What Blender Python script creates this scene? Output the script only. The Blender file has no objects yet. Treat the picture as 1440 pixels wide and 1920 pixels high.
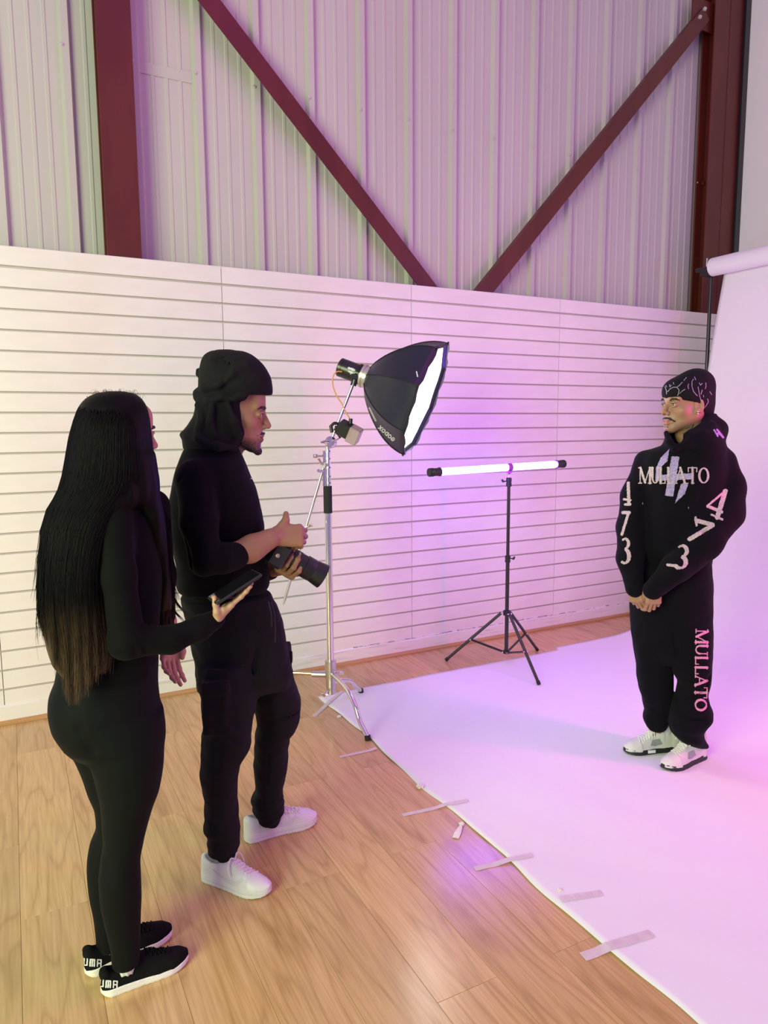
import bpy, bmesh, math, random
import numpy as np
from mathutils import Vector, Matrix, Euler
from mathutils.bvhtree import BVHTree
random.seed(7)
rng = np.random.RandomState(5)
SC = bpy.context.scene
COL = SC.collection
PI = math.pi

# ------------------------------------------------------------------ camera
H = 1.55
YAW, PITCH, ROLL, FPX = 0.480, 0.12268, -0.0065, 1336.0
_fw = np.array([math.sin(YAW)*math.cos(PITCH), math.cos(YAW)*math.cos(PITCH), -math.sin(PITCH)])
_r0 = np.array([math.cos(YAW), -math.sin(YAW), 0.0]); _u0 = np.cross(_r0, _fw)
_r = math.cos(ROLL)*_r0+math.sin(ROLL)*_u0; _u = -math.sin(ROLL)*_r0+math.cos(ROLL)*_u0
cam = bpy.data.objects.new('camera', bpy.data.cameras.new('camera'))
COL.objects.link(cam)
cam.matrix_world = Matrix(((_r[0], _u[0], -_fw[0], 0), (_r[1], _u[1], -_fw[1], 0), (_r[2], _u[2], -_fw[2], H), (0, 0, 0, 1)))
cam.data.sensor_fit = 'VERTICAL'; cam.data.sensor_height = 36.0; cam.data.sensor_width = 27.0
cam.data.lens = 36.0*FPX/1920.0
cam.data.clip_start = 0.05
SC.camera = cam
def ray(px, py): return _r*(px-720)/FPX-_u*(py-960)/FPX+_fw
def on_floor(px, py, z=0.0):
    d = ray(px, py); t = (z-H)/d[2]; return np.array([d[0]*t, d[1]*t, z])
def on_Y(px, py, Y):
    d = ray(px, py); t = Y/d[1]; return np.array([d[0]*t, Y, H+d[2]*t])

# ------------------------------------------------------------------ light
SC.view_settings.view_transform = 'Standard'; SC.view_settings.look = 'None'
SC.view_settings.gamma = 1.0; SC.view_settings.use_curve_mapping = False
SC.view_settings.exposure = 0.0
W = bpy.data.worlds.new('world'); SC.world = W; W.use_nodes = True
bg = W.node_tree.nodes['Background']
bg.inputs['Color'].default_value = (.60, .45, .95, 1); bg.inputs['Strength'].default_value = 0.57
def area(name, loc, target, sx, sy, power, color):
    l = bpy.data.lights.new(name, 'AREA'); l.shape = 'RECTANGLE'; l.size = sx; l.size_y = sy
    l.energy = power; l.color = color
    o = bpy.data.objects.new(name, l); COL.objects.link(o)
    o.location = loc
    o.rotation_euler = (Vector(target)-Vector(loc)).to_track_quat('-Z', 'Y').to_euler()
    return o
# daylight from the open side of the unit, behind and left of the photographer
area('daylight', (-3.4, -0.2, 2.3), (0.2, 4.1, 1.0), 2.6, 2.6, 365, (.81, 1.0, .51))
# pink and violet studio lamps outside the frame on the right, then two added fills
area('pink_tube_light', (3.55, 1.10, 1.45), (2.67, 2.2, 1.4), 0.12, 1.2, 27, (1.0, 0.05, 0.30))
area('violet_light', (4.35, .0, 2.2), (4.0, 2.9, .6), 0.3, 1.4, 16, (.30, .12, 1.0))
area('wall_wash', (3.9, .9, 2.4), (2.4, 4.1, 1.7), 0.3, 1.0, 11, (.25, .12, 1.0))  # added fill to colour the back wall, no known fixture
area('magenta_lamp', (2.2, .8, 6.2), (2.2, 1.6, 0), 2.0, 3.0, 50, (1, .04, .62))  # added overhead fill for the magenta cast, no known fixture

# ------------------------------------------------------------------ materials
def mat(name, col, rough=0.6, metal=0.0, spec=0.5, noise=None, bump=None, sheen=0, emit=None, es=0, trans=0, coat=0, ramp2=None, alpha=1):
    m = bpy.data.materials.new(name); m.use_nodes = True
    nt = m.node_tree; b = nt.nodes['Principled BSDF']
    b.inputs['Base Color'].default_value = (*col, 1); b.inputs['Roughness'].default_value = rough
    b.inputs['Metallic'].default_value = metal; b.inputs['Specular IOR Level'].default_value = spec
    if sheen: b.inputs['Sheen Weight'].default_value = sheen; b.inputs['Sheen Roughness'].default_value = .5
    if emit: b.inputs['Emission Color'].default_value = (*emit, 1); b.inputs['Emission Strength'].default_value = es
    if trans: b.inputs['Transmission Weight'].default_value = trans
    if coat: b.inputs['Coat Weight'].default_value = coat; b.inputs['Coat Roughness'].default_value = .15
    if alpha < 1: b.inputs['Alpha'].default_value = alpha
    tc = nt.nodes.new('ShaderNodeTexCoord')
    if noise:   # (scale xyz, amount toward second colour, colour2, lo, hi)
        sc, c2, lo, hi = noise
        mp = nt.nodes.new('ShaderNodeMapping'); mp.inputs['Scale'].default_value = sc
        n = nt.nodes.new('ShaderNodeTexNoise'); n.inputs['Scale'].default_value = 1; n.inputs['Detail'].default_value = 5
        r = nt.nodes.new('ShaderNodeValToRGB'); r.color_ramp.elements[0].position = lo; r.color_ramp.elements[1].position = hi
        r.color_ramp.elements[0].color = (*col, 1); r.color_ramp.elements[1].color = (*c2, 1)
        nt.links.new(tc.outputs['Object'], mp.inputs['Vector']); nt.links.new(mp.outputs[0], n.inputs['Vector'])
        nt.links.new(n.outputs['Fac'], r.inputs['Fac']); nt.links.new(r.outputs['Color'], b.inputs['Base Color'])
    if bump:    # (scale xyz, strength, distance)
        sc, st, dist = bump
        mp = nt.nodes.new('ShaderNodeMapping'); mp.inputs['Scale'].default_value = sc
        n = nt.nodes.new('ShaderNodeTexNoise'); n.inputs['Scale'].default_value = 1; n.inputs['Detail'].default_value = 4
        bp = nt.nodes.new('ShaderNodeBump'); bp.inputs['Strength'].default_value = st; bp.inputs['Distance'].default_value = dist
        nt.links.new(tc.outputs['Object'], mp.inputs['Vector']); nt.links.new(mp.outputs[0], n.inputs['Vector'])
        nt.links.new(n.outputs['Fac'], bp.inputs['Height']); nt.links.new(bp.outputs[0], b.inputs['Normal'])
    return m
M = {}
M['wall_paint'] = mat('wall_paint', (.78, .74, .70), .45, noise=((3, 3, 9), (.70, .65, .61), .35, .8), bump=((30, 30, 30), .15, .001))
M['wall_back'] = mat('wall_groove', (.52, .48, .45), .7)
M['cladding'] = mat('cladding_paint', (.52, .50, .46), .42, noise=((2, 2, .5), (.47, .44, .41), .3, .8), bump=((60, 60, 3), .1, .001))
M['steel_red'] = mat('red_oxide_paint', (.085, .010, .0055), .42, noise=((6, 6, 2), (.115, .018, .010), .4, .75), bump=((40, 40, 12), .2, .0015))
M['rivet'] = mat('rivet_metal', (.6, .55, .52), .35, metal=.4)
M['white_wall'] = mat('white_wall', (.86, .84, .82), .6, noise=((1, 1, 1), (.82, .80, .79), .3, .7), bump=((30, 30, 30), .1, .001))
M['plinth'] = mat('plinth_paint', (.76, .73, .69), .4, noise=((5, 40, 60), (.58, .54, .50), .55, .75))
M['oak_trim'] = mat('oak_trim', (.50, .28, .11), .4, noise=((3, 60, 60), (.40, .21, .08), .3, .7))
M['paper'] = mat('backdrop_paper', (.80, .775, .82), .6, noise=((1.3, 1.3, 1.3), (.77, .745, .79), .35, .7), bump=((4, 9, 4), .35, .006))
M['chrome'] = mat('chrome', (.78, .76, .74), .16, metal=1)
M['steel_dull'] = mat('brushed_steel', (.62, .60, .58), .3, metal=1)
M['brass'] = mat('tinted_steel_leg', (.72, .56, .30), .22, metal=1)
M['black_metal'] = mat('black_metal', (.012, .012, .014), .32, spec=.6)
M['black_plastic'] = mat('black_plastic', (.012, .012, .014), .45)
M['rubber'] = mat('black_rubber', (.015, .015, .015), .8)
M['white_print'] = mat('white_print', (.75, .75, .78), .5)
M['tape'] = mat('masking_tape', (.78, .68, .70), .5, noise=((40, 40, 40), (.86, .78, .80), .3, .7), bump=((50, 50, 50), .4, .0015), alpha=.6)

def wood():
    m = bpy.data.materials.new('oak_laminate'); m.use_nodes = True; nt = m.node_tree; b = nt.nodes['Principled BSDF']
    N = nt.nodes.new; Lk = nt.links.new
    tc = N('ShaderNodeTexCoord'); oi = N('ShaderNodeObjectInfo')
    off = N('ShaderNodeVectorMath'); off.operation = 'SCALE'
    cv = N('ShaderNodeCombineXYZ')
    for i, k in enumerate((37.0, 91.0, 13.0)):
        mm = N('ShaderNodeMath'); mm.operation = 'MULTIPLY'; mm.inputs[1].default_value = k; Lk(oi.outputs['Random'], mm.inputs[0]); Lk(mm.outputs[0], cv.inputs[i])
    ad = N('ShaderNodeVectorMath'); ad.operation = 'ADD'; Lk(tc.outputs['Object'], ad.inputs[0]); Lk(cv.outputs[0], ad.inputs[1])
    mp = N('ShaderNodeMapping'); mp.inputs['Scale'].default_value = (1.0, .13, 1.0); Lk(ad.outputs[0], mp.inputs['Vector'])
    # warped growth rings (cathedral figure)
    n1 = N('ShaderNodeTexNoise'); n1.inputs['Scale'].default_value = 5.0; n1.inputs['Detail'].default_value = 2.2; Lk(mp.outputs[0], n1.inputs['Vector'])
    ml = N('ShaderNodeMath'); ml.operation = 'MULTIPLY'; ml.inputs[1].default_value = 22.0; Lk(n1.outputs['Fac'], ml.inputs[0])
    fr = N('ShaderNodeMath'); fr.operation = 'PINGPONG'; fr.inputs[1].default_value = 1.0; Lk(ml.outputs[0], fr.inputs[0])
    mp2 = N('ShaderNodeMapping'); mp2.inputs['Scale'].default_value = (90, 3.5, 90); Lk(ad.outputs[0], mp2.inputs['Vector'])
    n2 = N('ShaderNodeTexNoise'); n2.inputs['Scale'].default_value = 1.5; n2.inputs['Detail'].default_value = 6; Lk(mp2.outputs[0], n2.inputs['Vector'])
    mp3 = N('ShaderNodeMapping'); mp3.inputs['Scale'].default_value = (9, 2.2, 9); Lk(ad.outputs[0], mp3.inputs['Vector'])
    n3 = N('ShaderNodeTexNoise'); n3.inputs['Scale'].default_value = 1.0; n3.inputs['Detail'].default_value = 3; Lk(mp3.outputs[0], n3.inputs['Vector'])
    r1 = N('ShaderNodeValToRGB'); e = r1.color_ramp.elements
    e[0].position = .0; e[0].color = (.50, .315, .13, 1); e[1].position = .30; e[1].color = (.59, .385, .165, 1)
    x = r1.color_ramp.elements.new(1.0); x.color = (.62, .41, .185, 1)
    Lk(fr.outputs[0], r1.inputs['Fac'])
    r2 = N('ShaderNodeValToRGB'); e = r2.color_ramp.elements
    e[0].position = .35; e[0].color = (.74, .70, .66, 1); e[1].position = .62; e[1].color = (1, 1, 1, 1); Lk(n2.outputs['Fac'], r2.inputs['Fac'])
    r3 = N('ShaderNodeValToRGB'); e = r3.color_ramp.elements
    e[0].position = .27; e[0].color = (.60, .50, .44, 1); e[1].position = .40; e[1].color = (1, 1, 1, 1); Lk(n3.outputs['Fac'], r3.inputs['Fac'])
    mx = N('ShaderNodeMix'); mx.data_type = 'RGBA'; mx.blend_type = 'MULTIPLY'; mx.inputs['Factor'].default_value = .6
    Lk(r1.outputs['Color'], mx.inputs['A']); Lk(r2.outputs['Color'], mx.inputs['B'])
    mx2 = N('ShaderNodeMix'); mx2.data_type = 'RGBA'; mx2.blend_type = 'MULTIPLY'; mx2.inputs['Factor'].default_value = .6
    Lk(mx.outputs['Result'], mx2.inputs['A']); Lk(r3.outputs['Color'], mx2.inputs['B'])
    hs = N('ShaderNodeHueSaturation'); mr = N('ShaderNodeMapRange'); mr.inputs['To Min'].default_value = .90; mr.inputs['To Max'].default_value = 1.10
    Lk(oi.outputs['Random'], mr.inputs['Value']); Lk(mr.outputs[0], hs.inputs['Value']); Lk(mx2.outputs['Result'], hs.inputs['Color'])
    Lk(hs.outputs['Color'], b.inputs['Base Color'])
    b.inputs['Roughness'].default_value = .22; b.inputs['Specular IOR Level'].default_value = .5
    bp = N('ShaderNodeBump'); bp.inputs['Strength'].default_value = .12; bp.inputs['Distance'].default_value = .001
    Lk(n2.outputs['Fac'], bp.inputs['Height']); Lk(bp.outputs[0], b.inputs['Normal'])
    return m
M['oak'] = wood()

# ------------------------------------------------------------------ mesh helpers
def link(name, me, m=None, parent=None, loc=None, rot=None, smooth=False, **props):
    o = bpy.data.objects.new(name, me); COL.objects.link(o)
    if m is not None and me is not None and not me.materials:
        for q in (m if isinstance(m, (list, tuple)) else [m]): me.materials.append(M[q] if isinstance(q, str) else q)
    if parent: o.parent = parent
    if loc is not None: o.location = loc
    if rot is not None: o.rotation_euler = rot
    if smooth and me is not None: me.shade_smooth()
    for k, v in props.items(): o[k] = v
    return o
def empty(name, loc=(0, 0, 0), rot=(0, 0, 0), parent=None, **props):
    o = bpy.data.objects.new(name, None); COL.objects.link(o); o.location = loc; o.rotation_euler = rot
    o.empty_display_size = .1
    if parent: o.parent = parent
    for k, v in props.items(): o[k] = v
    return o
def me_from(verts, faces, name='mesh'):
    me = bpy.data.meshes.new(name); me.from_pydata([tuple(map(float, v)) for v in verts], [], faces); me.update(); return me
def bm_me(bm, name='mesh'):
    me = bpy.data.meshes.new(name); bmesh.ops.recalc_face_normals(bm, faces=bm.faces); bm.to_mesh(me); bm.free(); return me
def add_box(bm, lo, hi, bev=0, R=None, c=None):
    lo = Vector(lo); hi = Vector(hi); mid = (lo+hi)/2
    mt = Matrix.Translation(mid) @ Matrix.Diagonal((*(hi-lo), 1))
    if R is not None: mt = Matrix.Translation(c if c is not None else mid) @ R.to_4x4() @ Matrix.Diagonal((*(hi-lo), 1))
    g = bmesh.ops.create_cube(bm, size=1, matrix=mt)
    if bev:
        ed = list({e for v in g['verts'] for e in v.link_edges})
        bmesh.ops.bevel(bm, geom=ed, offset=bev, segments=1, affect='EDGES')
def box(lo, hi, bev=0):
    bm = bmesh.new(); add_box(bm, lo, hi, bev); return bm_me(bm)
def add_tube(bm, pts, rad, n=12, caps=True, flat=1.0):
    """swept tube along points; rad number or list"""
    pts = [Vector(p) for p in pts]; m = len(pts)
    if not hasattr(rad, '__len__'): rad = [rad]*m
    rings = []; prev = None
    for i, p in enumerate(pts):
        t = (pts[min(i+1, m-1)]-pts[max(i-1, 0)])
        if t.length < 1e-9: t = Vector((0, 0, 1))
        t.normalize()
        if prev is None:
            a = Vector((0, 0, 1)) if abs(t.z) < .9 else Vector((1, 0, 0))
            u = t.cross(a).normalized()
        else: u = (prev-t*prev.dot(t)).normalized()
        prev = u; v = t.cross(u)
        rings.append([bm.verts.new(p+(u*math.cos(2*PI*k/n)+v*math.sin(2*PI*k/n)*flat)*rad[i]) for k in range(n)])
    for a, b in zip(rings, rings[1:]):
        for k in range(n): bm.faces.new((a[k], a[(k+1) % n], b[(k+1) % n], b[k]))
    if caps: bm.faces.new(rings[0][::-1]); bm.faces.new(rings[-1])
def tube(pts, rad, n=12, caps=True):
    bm = bmesh.new(); add_tube(bm, pts, rad, n, caps); me = bm_me(bm); smooth_angle(me); return me
def smooth_angle(me, ang=35):
    me.shade_smooth()
    try: me.set_sharp_from_angle(angle=math.radians(ang))
    except Exception: pass
def catmull(P, n=8):
    P = [np.array(p, float) for p in P]; Q = [2*P[0]-P[1]]+P+[2*P[-1]-P[-2]]; out = []
    for i in range(1, len(Q)-2):
        for j in range(n):
            t = j/n; out.append(.5*((2*Q[i])+(Q[i+1]-Q[i-1])*t+(2*Q[i-1]-5*Q[i]+4*Q[i+1]-Q[i+2])*t*t+(3*Q[i]-Q[i-1]-3*Q[i+1]+Q[i+2])*t**3))
    out.append(P[-1]); return out
def lathe(bm, prof, a, b, n=24):
    """surface of revolution from a to b; prof = [(s 0..1 along, radius)]"""
    a = Vector(a); b = Vector(b); add_tube(bm, [a+(b-a)*s for s, r in prof], [r for s, r in prof], n)
def tube_fixed(a, b, prof, n=24):
    """revolution around axis a->b with profile (distance, radius), all rings square to the axis"""
    a = Vector(a); b = Vector(b); t = (b-a).normalized(); u = t.cross(Vector((0, 0, 1)) if abs(t.z) < .9 else Vector((1, 0, 0))).normalized(); v = t.cross(u)
    bm = bmesh.new(); rings = []
    for s, r in prof: rings.append([bm.verts.new(a+t*s+(u*math.cos(2*PI*k/n)+v*math.sin(2*PI*k/n))*max(r, 1e-4)) for k in range(n)])
    for x, y in zip(rings, rings[1:]):
        for k in range(n): bm.faces.new((x[k], x[(k+1) % n], y[(k+1) % n], y[k]))
    bm.faces.new(rings[0][::-1]); bm.faces.new(rings[-1])
    me = bm_me(bm); smooth_angle(me); return me

# ------------------------------------------------------------------ setting
YW = 4.10                      # front plane of the slatted wall
fl = link('floor', box((-2.6, -1.2, -.06), (5.5, 4.3, -.0095)), M['wall_back'], kind='structure')
PWD, PL = .1985, 1.29
phase = {-1: 2.84, 0: 2.38, 1: 2.10, 2: 2.785, 3: 3.57, 4: 2.13, 5: 2.775, 6: 2.131, 7: 1.478}
full = box((-PWD/2+.0004, -PL/2+.0004, -.009), (PWD/2-.0004, PL/2-.0004, 0), .0007)
full.materials.append(M['oak'])
for c in range(-7, 28):
    x0 = -.0665+c*PWD; xc = x0+PWD/2
    ph = phase.get(c, [2.13, 2.78, 1.49, 2.45][c % 4])
    y = ph-PL*4
    while y < 4.1:
        lo, hi = y, y+PL
        if hi > .3:
            if hi <= 4.10: o = link('plank', full, None, fl, ((xc, (lo+hi)/2, 0)))
            else:
                hi = 4.10
                if hi-lo > .02:
                    me = box((-PWD/2+.0004, -(hi-lo)/2, -.009), (PWD/2-.0004, (hi-lo)/2, 0), .0007)
                    link('plank', me, 'oak', fl, (xc, (lo+hi)/2, 0))
        y += PL
# long slatted wall lining
wl = link('wall_back', box((-1.6, YW+.014, .0), (5.5, YW+.03, 2.425)), 'wall_back', kind='structure')
SP = .1025
joints = [-.115-1.233, -.115, 1.109, 2.341, 3.577, 4.832, 5.5]
for a, b in zip(joints, joints[1:]):
    L = b-a-.0035
    def slat(h):
        # board with a small nose under its upper edge, as a slotwall profile
        pr = [(0, 0), (-.002, -.002), (-.002+0, -h+.002), (0, -h), (.014, -h), (.014, 0)]
        vs = []; fs = []
        for x in (-L/2, L/2):
            for yy, zz in pr: vs.append((x, yy, zz))
        n = len(pr)
        for i in range(n): fs.append((i, (i+1) % n, n+(i+1) % n, n+i))
        fs.append(tuple(range(n))[::-1]); fs.append(tuple(range(n, 2*n)))
        bm = bmesh.new(); vv = [bm.verts.new(v) for v in vs]; [bm.faces.new([vv[i] for i in f]) for f in fs]
        return bm_me(bm)
    me = slat(.0925); me.materials.append(M['wall_paint'])
    for i in range(23):
        zt = 2.337-.0055-SP*i
        if zt < .13: break
        link('slat', me, None, wl, ((a+b)/2+.001, YW, zt))
    mt = slat(2.435-2.343); mt.materials.append(M['wall_paint']); link('slat', mt, None, wl, ((a+b)/2+.001, YW, 2.436))
link('wall_cap', box((-1.6, YW+.002, 2.425), (5.5, YW+.03, 2.438), .001), 'wall_paint', wl)
# uneven skirting and oak quadrant
def strip(prof, x0, x1, n, m, name, wob=0, parent=None, **kw):
    vs = []; fs = []; k = len(prof)
    for i in range(n+1):
        x = x0+(x1-x0)*i/n
        for j, (y, z) in enumerate(prof): vs.append((x, y, z+(wob*(math.sin(x*9+j)+.6*math.sin(x*31)) if j in (2, 3) else 0)))
    for i in range(n):
        for j in range(k): fs.append((i*k+j, i*k+(j+1) % k, (i+1)*k+(j+1) % k, (i+1)*k+j))
    fs.append(tuple(range(k))[::-1]); fs.append(tuple(range(n*k, (n+1)*k)))
    bm = bmesh.new(); vv = [bm.verts.new(v) for v in vs]; [bm.faces.new([vv[i] for i in f]) for f in fs]
    return link(name, bm_me(bm), m, parent, **kw)
bb = strip([(YW+.013, 0), (YW-.012, 0), (YW-.012, .093), (YW-.004, .100), (YW+.013, .100)], -1.6, 5.5, 160, 'plinth', 'baseboard_back', .0022, kind='structure')
M['scuff'] = mat('flaked_filler', (.34, .30, .30), .9, noise=((22, 60, 60), (.76, .73, .70), .44, .54))
sc = strip([(YW+.002, .099), (YW-.0075, .0995), (YW-.0075, .1035), (YW+.002, .106)], 1.9, 5.2, 420, 'scuff', 'filler_bead', .0022, bb)
strip([(YW-.012, 0.001), (YW-.030, .001), (YW-.029, .010), (YW-.023, .018), (YW-.012, .022)], -1.6, 5.5, 40, 'oak_trim', 'trim_1', .0003, kind='structure')

# profiled steel cladding, one object per sheet
YC = 4.275
P3 = .3405
def cladding(x0, nr, seed):
    """nr ribs; trapezoid ribs stand toward the room with shallow flutes between"""
    pr = []
    for i in range(nr):
        b = x0+i*P3
        pr += [(b, 0), (b+.004, 0), (b+.017, -.030), (b+.052, -.030), (b+.066, 0)]
        for q in (.125, .20, .275):
            pr += [(b+q-.007, 0), (b+q-.003, -.0035), (b+q+.012, -.0035), (b+q+.017, 0)]
    pr.append((x0+nr*P3, 0))
    vs = []; fs = []
    for x, y in pr: vs += [(x, YC+y, 2.2), (x, YC+y, 6.2), (x, YC+y+.0015, 6.2), (x, YC+y+.0015, 2.2)]
    for i in range(len(pr)-1):
        a, b = 4*i, 4*i+4
        for j in range(4): fs.append((a+j, a+(j+1) % 4, b+(j+1) % 4, b+j))
    bm = bmesh.new(); vv = [bm.verts.new(v) for v in vs]; [bm.faces.new([vv[i] for i in f]) for f in fs]
    bm.faces.new([vv[i] for i in (0, 3, 2, 1)]); e = len(vs)-4; bm.faces.new([vv[i] for i in (e, e+1, e+2, e+3)])
    return bm_me(bm)
up = link('wall_back_upper', box((-1.8, YC+.02, 2.0), (5.62, YC+.12, 6.3)), 'wall_back', kind='structure')
ribs0 = .038-.036
for k in range(-2, 5):
    x0 = ribs0+k*3*P3
    link('cladding_sheet', cladding(x0, 3, k), 'cladding', up)
riv = tube_fixed((0, 0, 0), (0, -1, 0), [(0, .011), (.002, .011), (.003, .007), (.007, .006), (.008, .002)], 10); riv.materials.append(M['rivet'])
zr = on_Y(667, 204, YC-.03)[2]
for i in range(-3, 16):
    x = ribs0+i*P3+.036
    link('rivet', riv, None, up, (x-.018, YC-.030, zr+(i % 2)*.004))
# small riveted patch plate beside the left column
pl = on_Y(255, 105, YC-.004); pr_ = on_Y(362, 150, YC-.004)
pp = link('patch_plate', box((pl[0], YC-.005, pr_[2]-.02), (pr_[0], YC-.0036, pl[2]-.02), .0005), 'cladding', up)
for fx in (.35, .75):
    for fz in (.15, .85):
        link('screw', tube_fixed((0, 0, 0), (0, -1, 0), [(0, .004), (.002, .003)], 8), 'rivet', pp, (pl[0]+(pr_[0]-pl[0])*fx, YC-.005, pr_[2]-.02+(pl[2]-pr_[2])*fz))

# right wall behind the backdrop
link('gap_shade_strip', box((5.44, YW+.005, 2.44), (5.499, YW+.028, 6.2)), 'black_metal', kind='structure')  # black strip put in for the darkness of the corner gap
wr = link('wall_right', box((5.5, -1.2, 0), (5.62, 4.27, 6.2)), 'white_wall', kind='structure')

# ------------------------------------------------------------------ red steel frame
def hcol(name, x0, x1, y0, y1, z0, z1, label):
    t = .013; bm = bmesh.new()
    add_box(bm, (x0, y0, z0), (x1, y0+t, z1), .002); add_box(bm, (x0, y1-t, z0), (x1, y1, z1), .002)
    xm = (x0+x1)/2; add_box(bm, (xm-.005, y0+t, z0), (xm+.005, y1-t, z1))
    return link(name, bm_me(bm), 'steel_red', label=label, category='column', group='red steel columns')
hcol('steel_column', .515, .690, YW+.035, YW+.155, 2.0, 6.2, 'red oxide steel column rising above the left part of the slatted wall')
c2 = hcol('steel_column', 5.115, 5.29, YW+.034, YW+.155, 2.0, 6.2, 'red steel column in the corner behind the roll of backdrop paper')
link('corner_plate', box((5.29, YW+.03, 2.0), (5.47, YW+.045, 6.2), .002), 'steel_red', c2)
def brace(p0, p1, w, label, gus=None):
    p0 = Vector(p0); p1 = Vector(p1); d = (p1-p0).normalized(); n = Vector((0, -1, 0)).cross(d).normalized(); y = Vector((0, 1, 0))
    bm = bmesh.new(); vs = []
    for p in (p0, p1):     # rolled angle: wide face plus return flange
        for a, b in ((-w/2, 0), (w/2, 0), (w/2, .05), (w/2-.008, .05), (w/2-.008, .008), (-w/2, .008)): vs.append(bm.verts.new(p+n*a+y*b))
    for i in range(6): bm.faces.new((vs[i], vs[(i+1) % 6], vs[6+(i+1) % 6], vs[6+i]))
    bm.faces.new(vs[:6][::-1]); bm.faces.new(vs[6:])
    o = link('steel_brace', bm_me(bm), 'steel_red', label=label, category='brace', group='diagonal steel braces')
    if gus:
        g = Vector(gus); bm = bmesh.new()
        add_box(bm, (g.x-.13, YW+.075, g.z-.10), (g.x+.12, YW+.087, g.z+.12), .002)
        gp = link('gusset_plate', bm_me(bm), 'steel_red', o)
        for dx, dz in ((-.07, -.03), (-.02, .04)):
            link('bolt', tube_fixed((g.x+dx, YW+.06, g.z+dz), (g.x+dx, YW, g.z+dz), [(0, .016), (.012, .016), (.013, .009), (.02, .009)], 6), 'rivet', gp)
    return o
YB = YW+.06
def pB(px, py): p = on_Y(px, py, YB); return Vector(p)
a0 = (pB(370, 0)+pB(415, 0))/2; a1 = (pB(779, 537)+pB(829, 541))/2
brace(a0+(a0-a1)*.28, a1+(a1-a0)*.06, .108, 'diagonal red steel brace running from top left down to the slatted wall')
b0 = (pB(888, 546)+pB(929, 548))/2; b1 = (pB(1302, 30)+pB(1326, 48))/2
brace(b0+(b0-b1)*.1, b1+(b1-b0)*.03, .108, 'diagonal red steel brace climbing to the bolted plate at the corner column', gus=(b1+Vector((.05, 0, .05))))
# small purlin cleat near the corner
pc = on_Y(1322, 345, YW+.14)
link('cleat', box((pc[0]-.05, YW+.12, pc[2]-.02), (pc[0]+.07, YW+.135, pc[2]+.012), .002), 'steel_red', c2)

# ------------------------------------------------------------------ backdrop
bd = empty('backdrop_stand', (4.74, 3.80, 0), label='black stand and crossbar holding the roll of white backdrop paper', category='stand')
def L(o, p): return tuple(Vector(p)-o.location)
ZR = 2.69; XR = 4.70
link('upright', tube([(4.79-4.74, 0, .05), (4.79-4.74, 0, 1.5), (4.79-4.74, 0, 1.5001), (4.79-4.74, 0, 2.66)], [.017, .017, .014, .014], 14), 'black_metal', bd)
link('crossbar', tube([L(bd, (XR, 3.86, ZR)), L(bd, (XR, .70, ZR))], .016, 14), 'black_metal', bd)
link('bracket', box((-.05, -.04, ZR-.05), (.07, .02, ZR+.012), .004), 'black_metal', bd)
link('wing_bolt', tube([(-.03, -.02, ZR+.01), (-.04, -.03, ZR+.075)], .006, 8), 'steel_dull', bd)
for an in (math.radians(205), math.radians(85+20), math.radians(330)):
    ex = .52 if an < 3 or an > 4 else .55
    e = Vector((.05+ex*math.cos(an), max(-.5, min(.24, ex*math.sin(an))), .012))
    if an < 2: e = Vector((-.40, .235, .02))
    link('leg', tube([(.05, 0, .55), tuple(e)], .011, 10), 'black_metal', bd)
up2 = empty('backdrop_stand', (4.74, .62, 0), label='second black backdrop stand at the near end of the paper roll, outside the picture', category='stand')
link('upright', tube([(-.04, 0, .0), (-.04, 0, 2.68)], .016, 14), 'black_metal', up2)
for an in (.4, 2.5, 4.6): link('leg', tube([(-.04, 0, .5), (-.04+.45*math.cos(an), .45*math.sin(an), .012)], .011, 10), 'black_metal', up2)

bp = empty('backdrop_paper', (3.0, 2.3, 0), label='wide white paper backdrop hanging from its roll and sweeping over the floor', category='backdrop')
yl, yr = .94, 3.66
roll = tube_fixed((XR-3.0, yr+.06-2.3, ZR), (XR-3.0, yl-.05-2.3, ZR), [(0, .020), (.0, .020), (.0, .062), (.003, .066), (2.82, .066), (2.824, .062), (2.824, .02)], 40)
link('paper_roll', roll, 'paper', bp)
prof = catmull([(1.478, .0), (2.2, .0), (3.0, .0), (3.6, .004), (3.95, .025), (4.20, .12), (4.37, .36), (4.47, .75), (4.53, 1.2), (4.60, 1.75), (4.68, 2.25), (4.755, 2.66)], 14)
# resample
pf = np.array(prof); seg = np.r_[0, np.cumsum(np.linalg.norm(np.diff(pf, axis=0), axis=1))]
nu, nv = 190, 100
su = np.linspace(0, seg[-1], nu); PX = np.interp(su, seg, pf[:, 0]); PZ = np.interp(su, seg, pf[:, 1])
vs = []; fs = []
for i in range(nu):
    for j in range(nv):
        v = j/(nv-1); y = yl+(yr-yl)*v
        x = PX[i]; z = PZ[i]
        w = max(0, 1-su[i]/2.6)           # floor part is creased, hanging part smooth
        if i == 0: pass
        edge = math.exp(-su[i]/.05)
        x += edge*(.008*math.sin(y*6.3+1)+.004*math.sin(y*17+.4))
        lift = math.exp(-su[i]/.10)*(.0015+.0035*math.sin(y*8.4+2.2)+.0015*math.sin(y*19))
        z += max(0.0018, max(0, lift)*(1 if y < 3.45 else .2))+.0022*w*(1+math.sin(y*5+x*9+2*math.sin(x*3)))*.5+.0016*w*(1+math.sin(x*21+y*13+3*math.sin(y*4)))*.5
        yy = y+(.045 if (v > .985 and 3.25 < x < 4.3) else 0)+(v > .985)*.004*math.sin(x*6)
        vs.append((x-3.0, yy-2.3, z))
for i in range(nu-1):
    for j in range(nv-1): fs.append((i*nv+j, (i+1)*nv+j, (i+1)*nv+j+1, i*nv+j+1))
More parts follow.
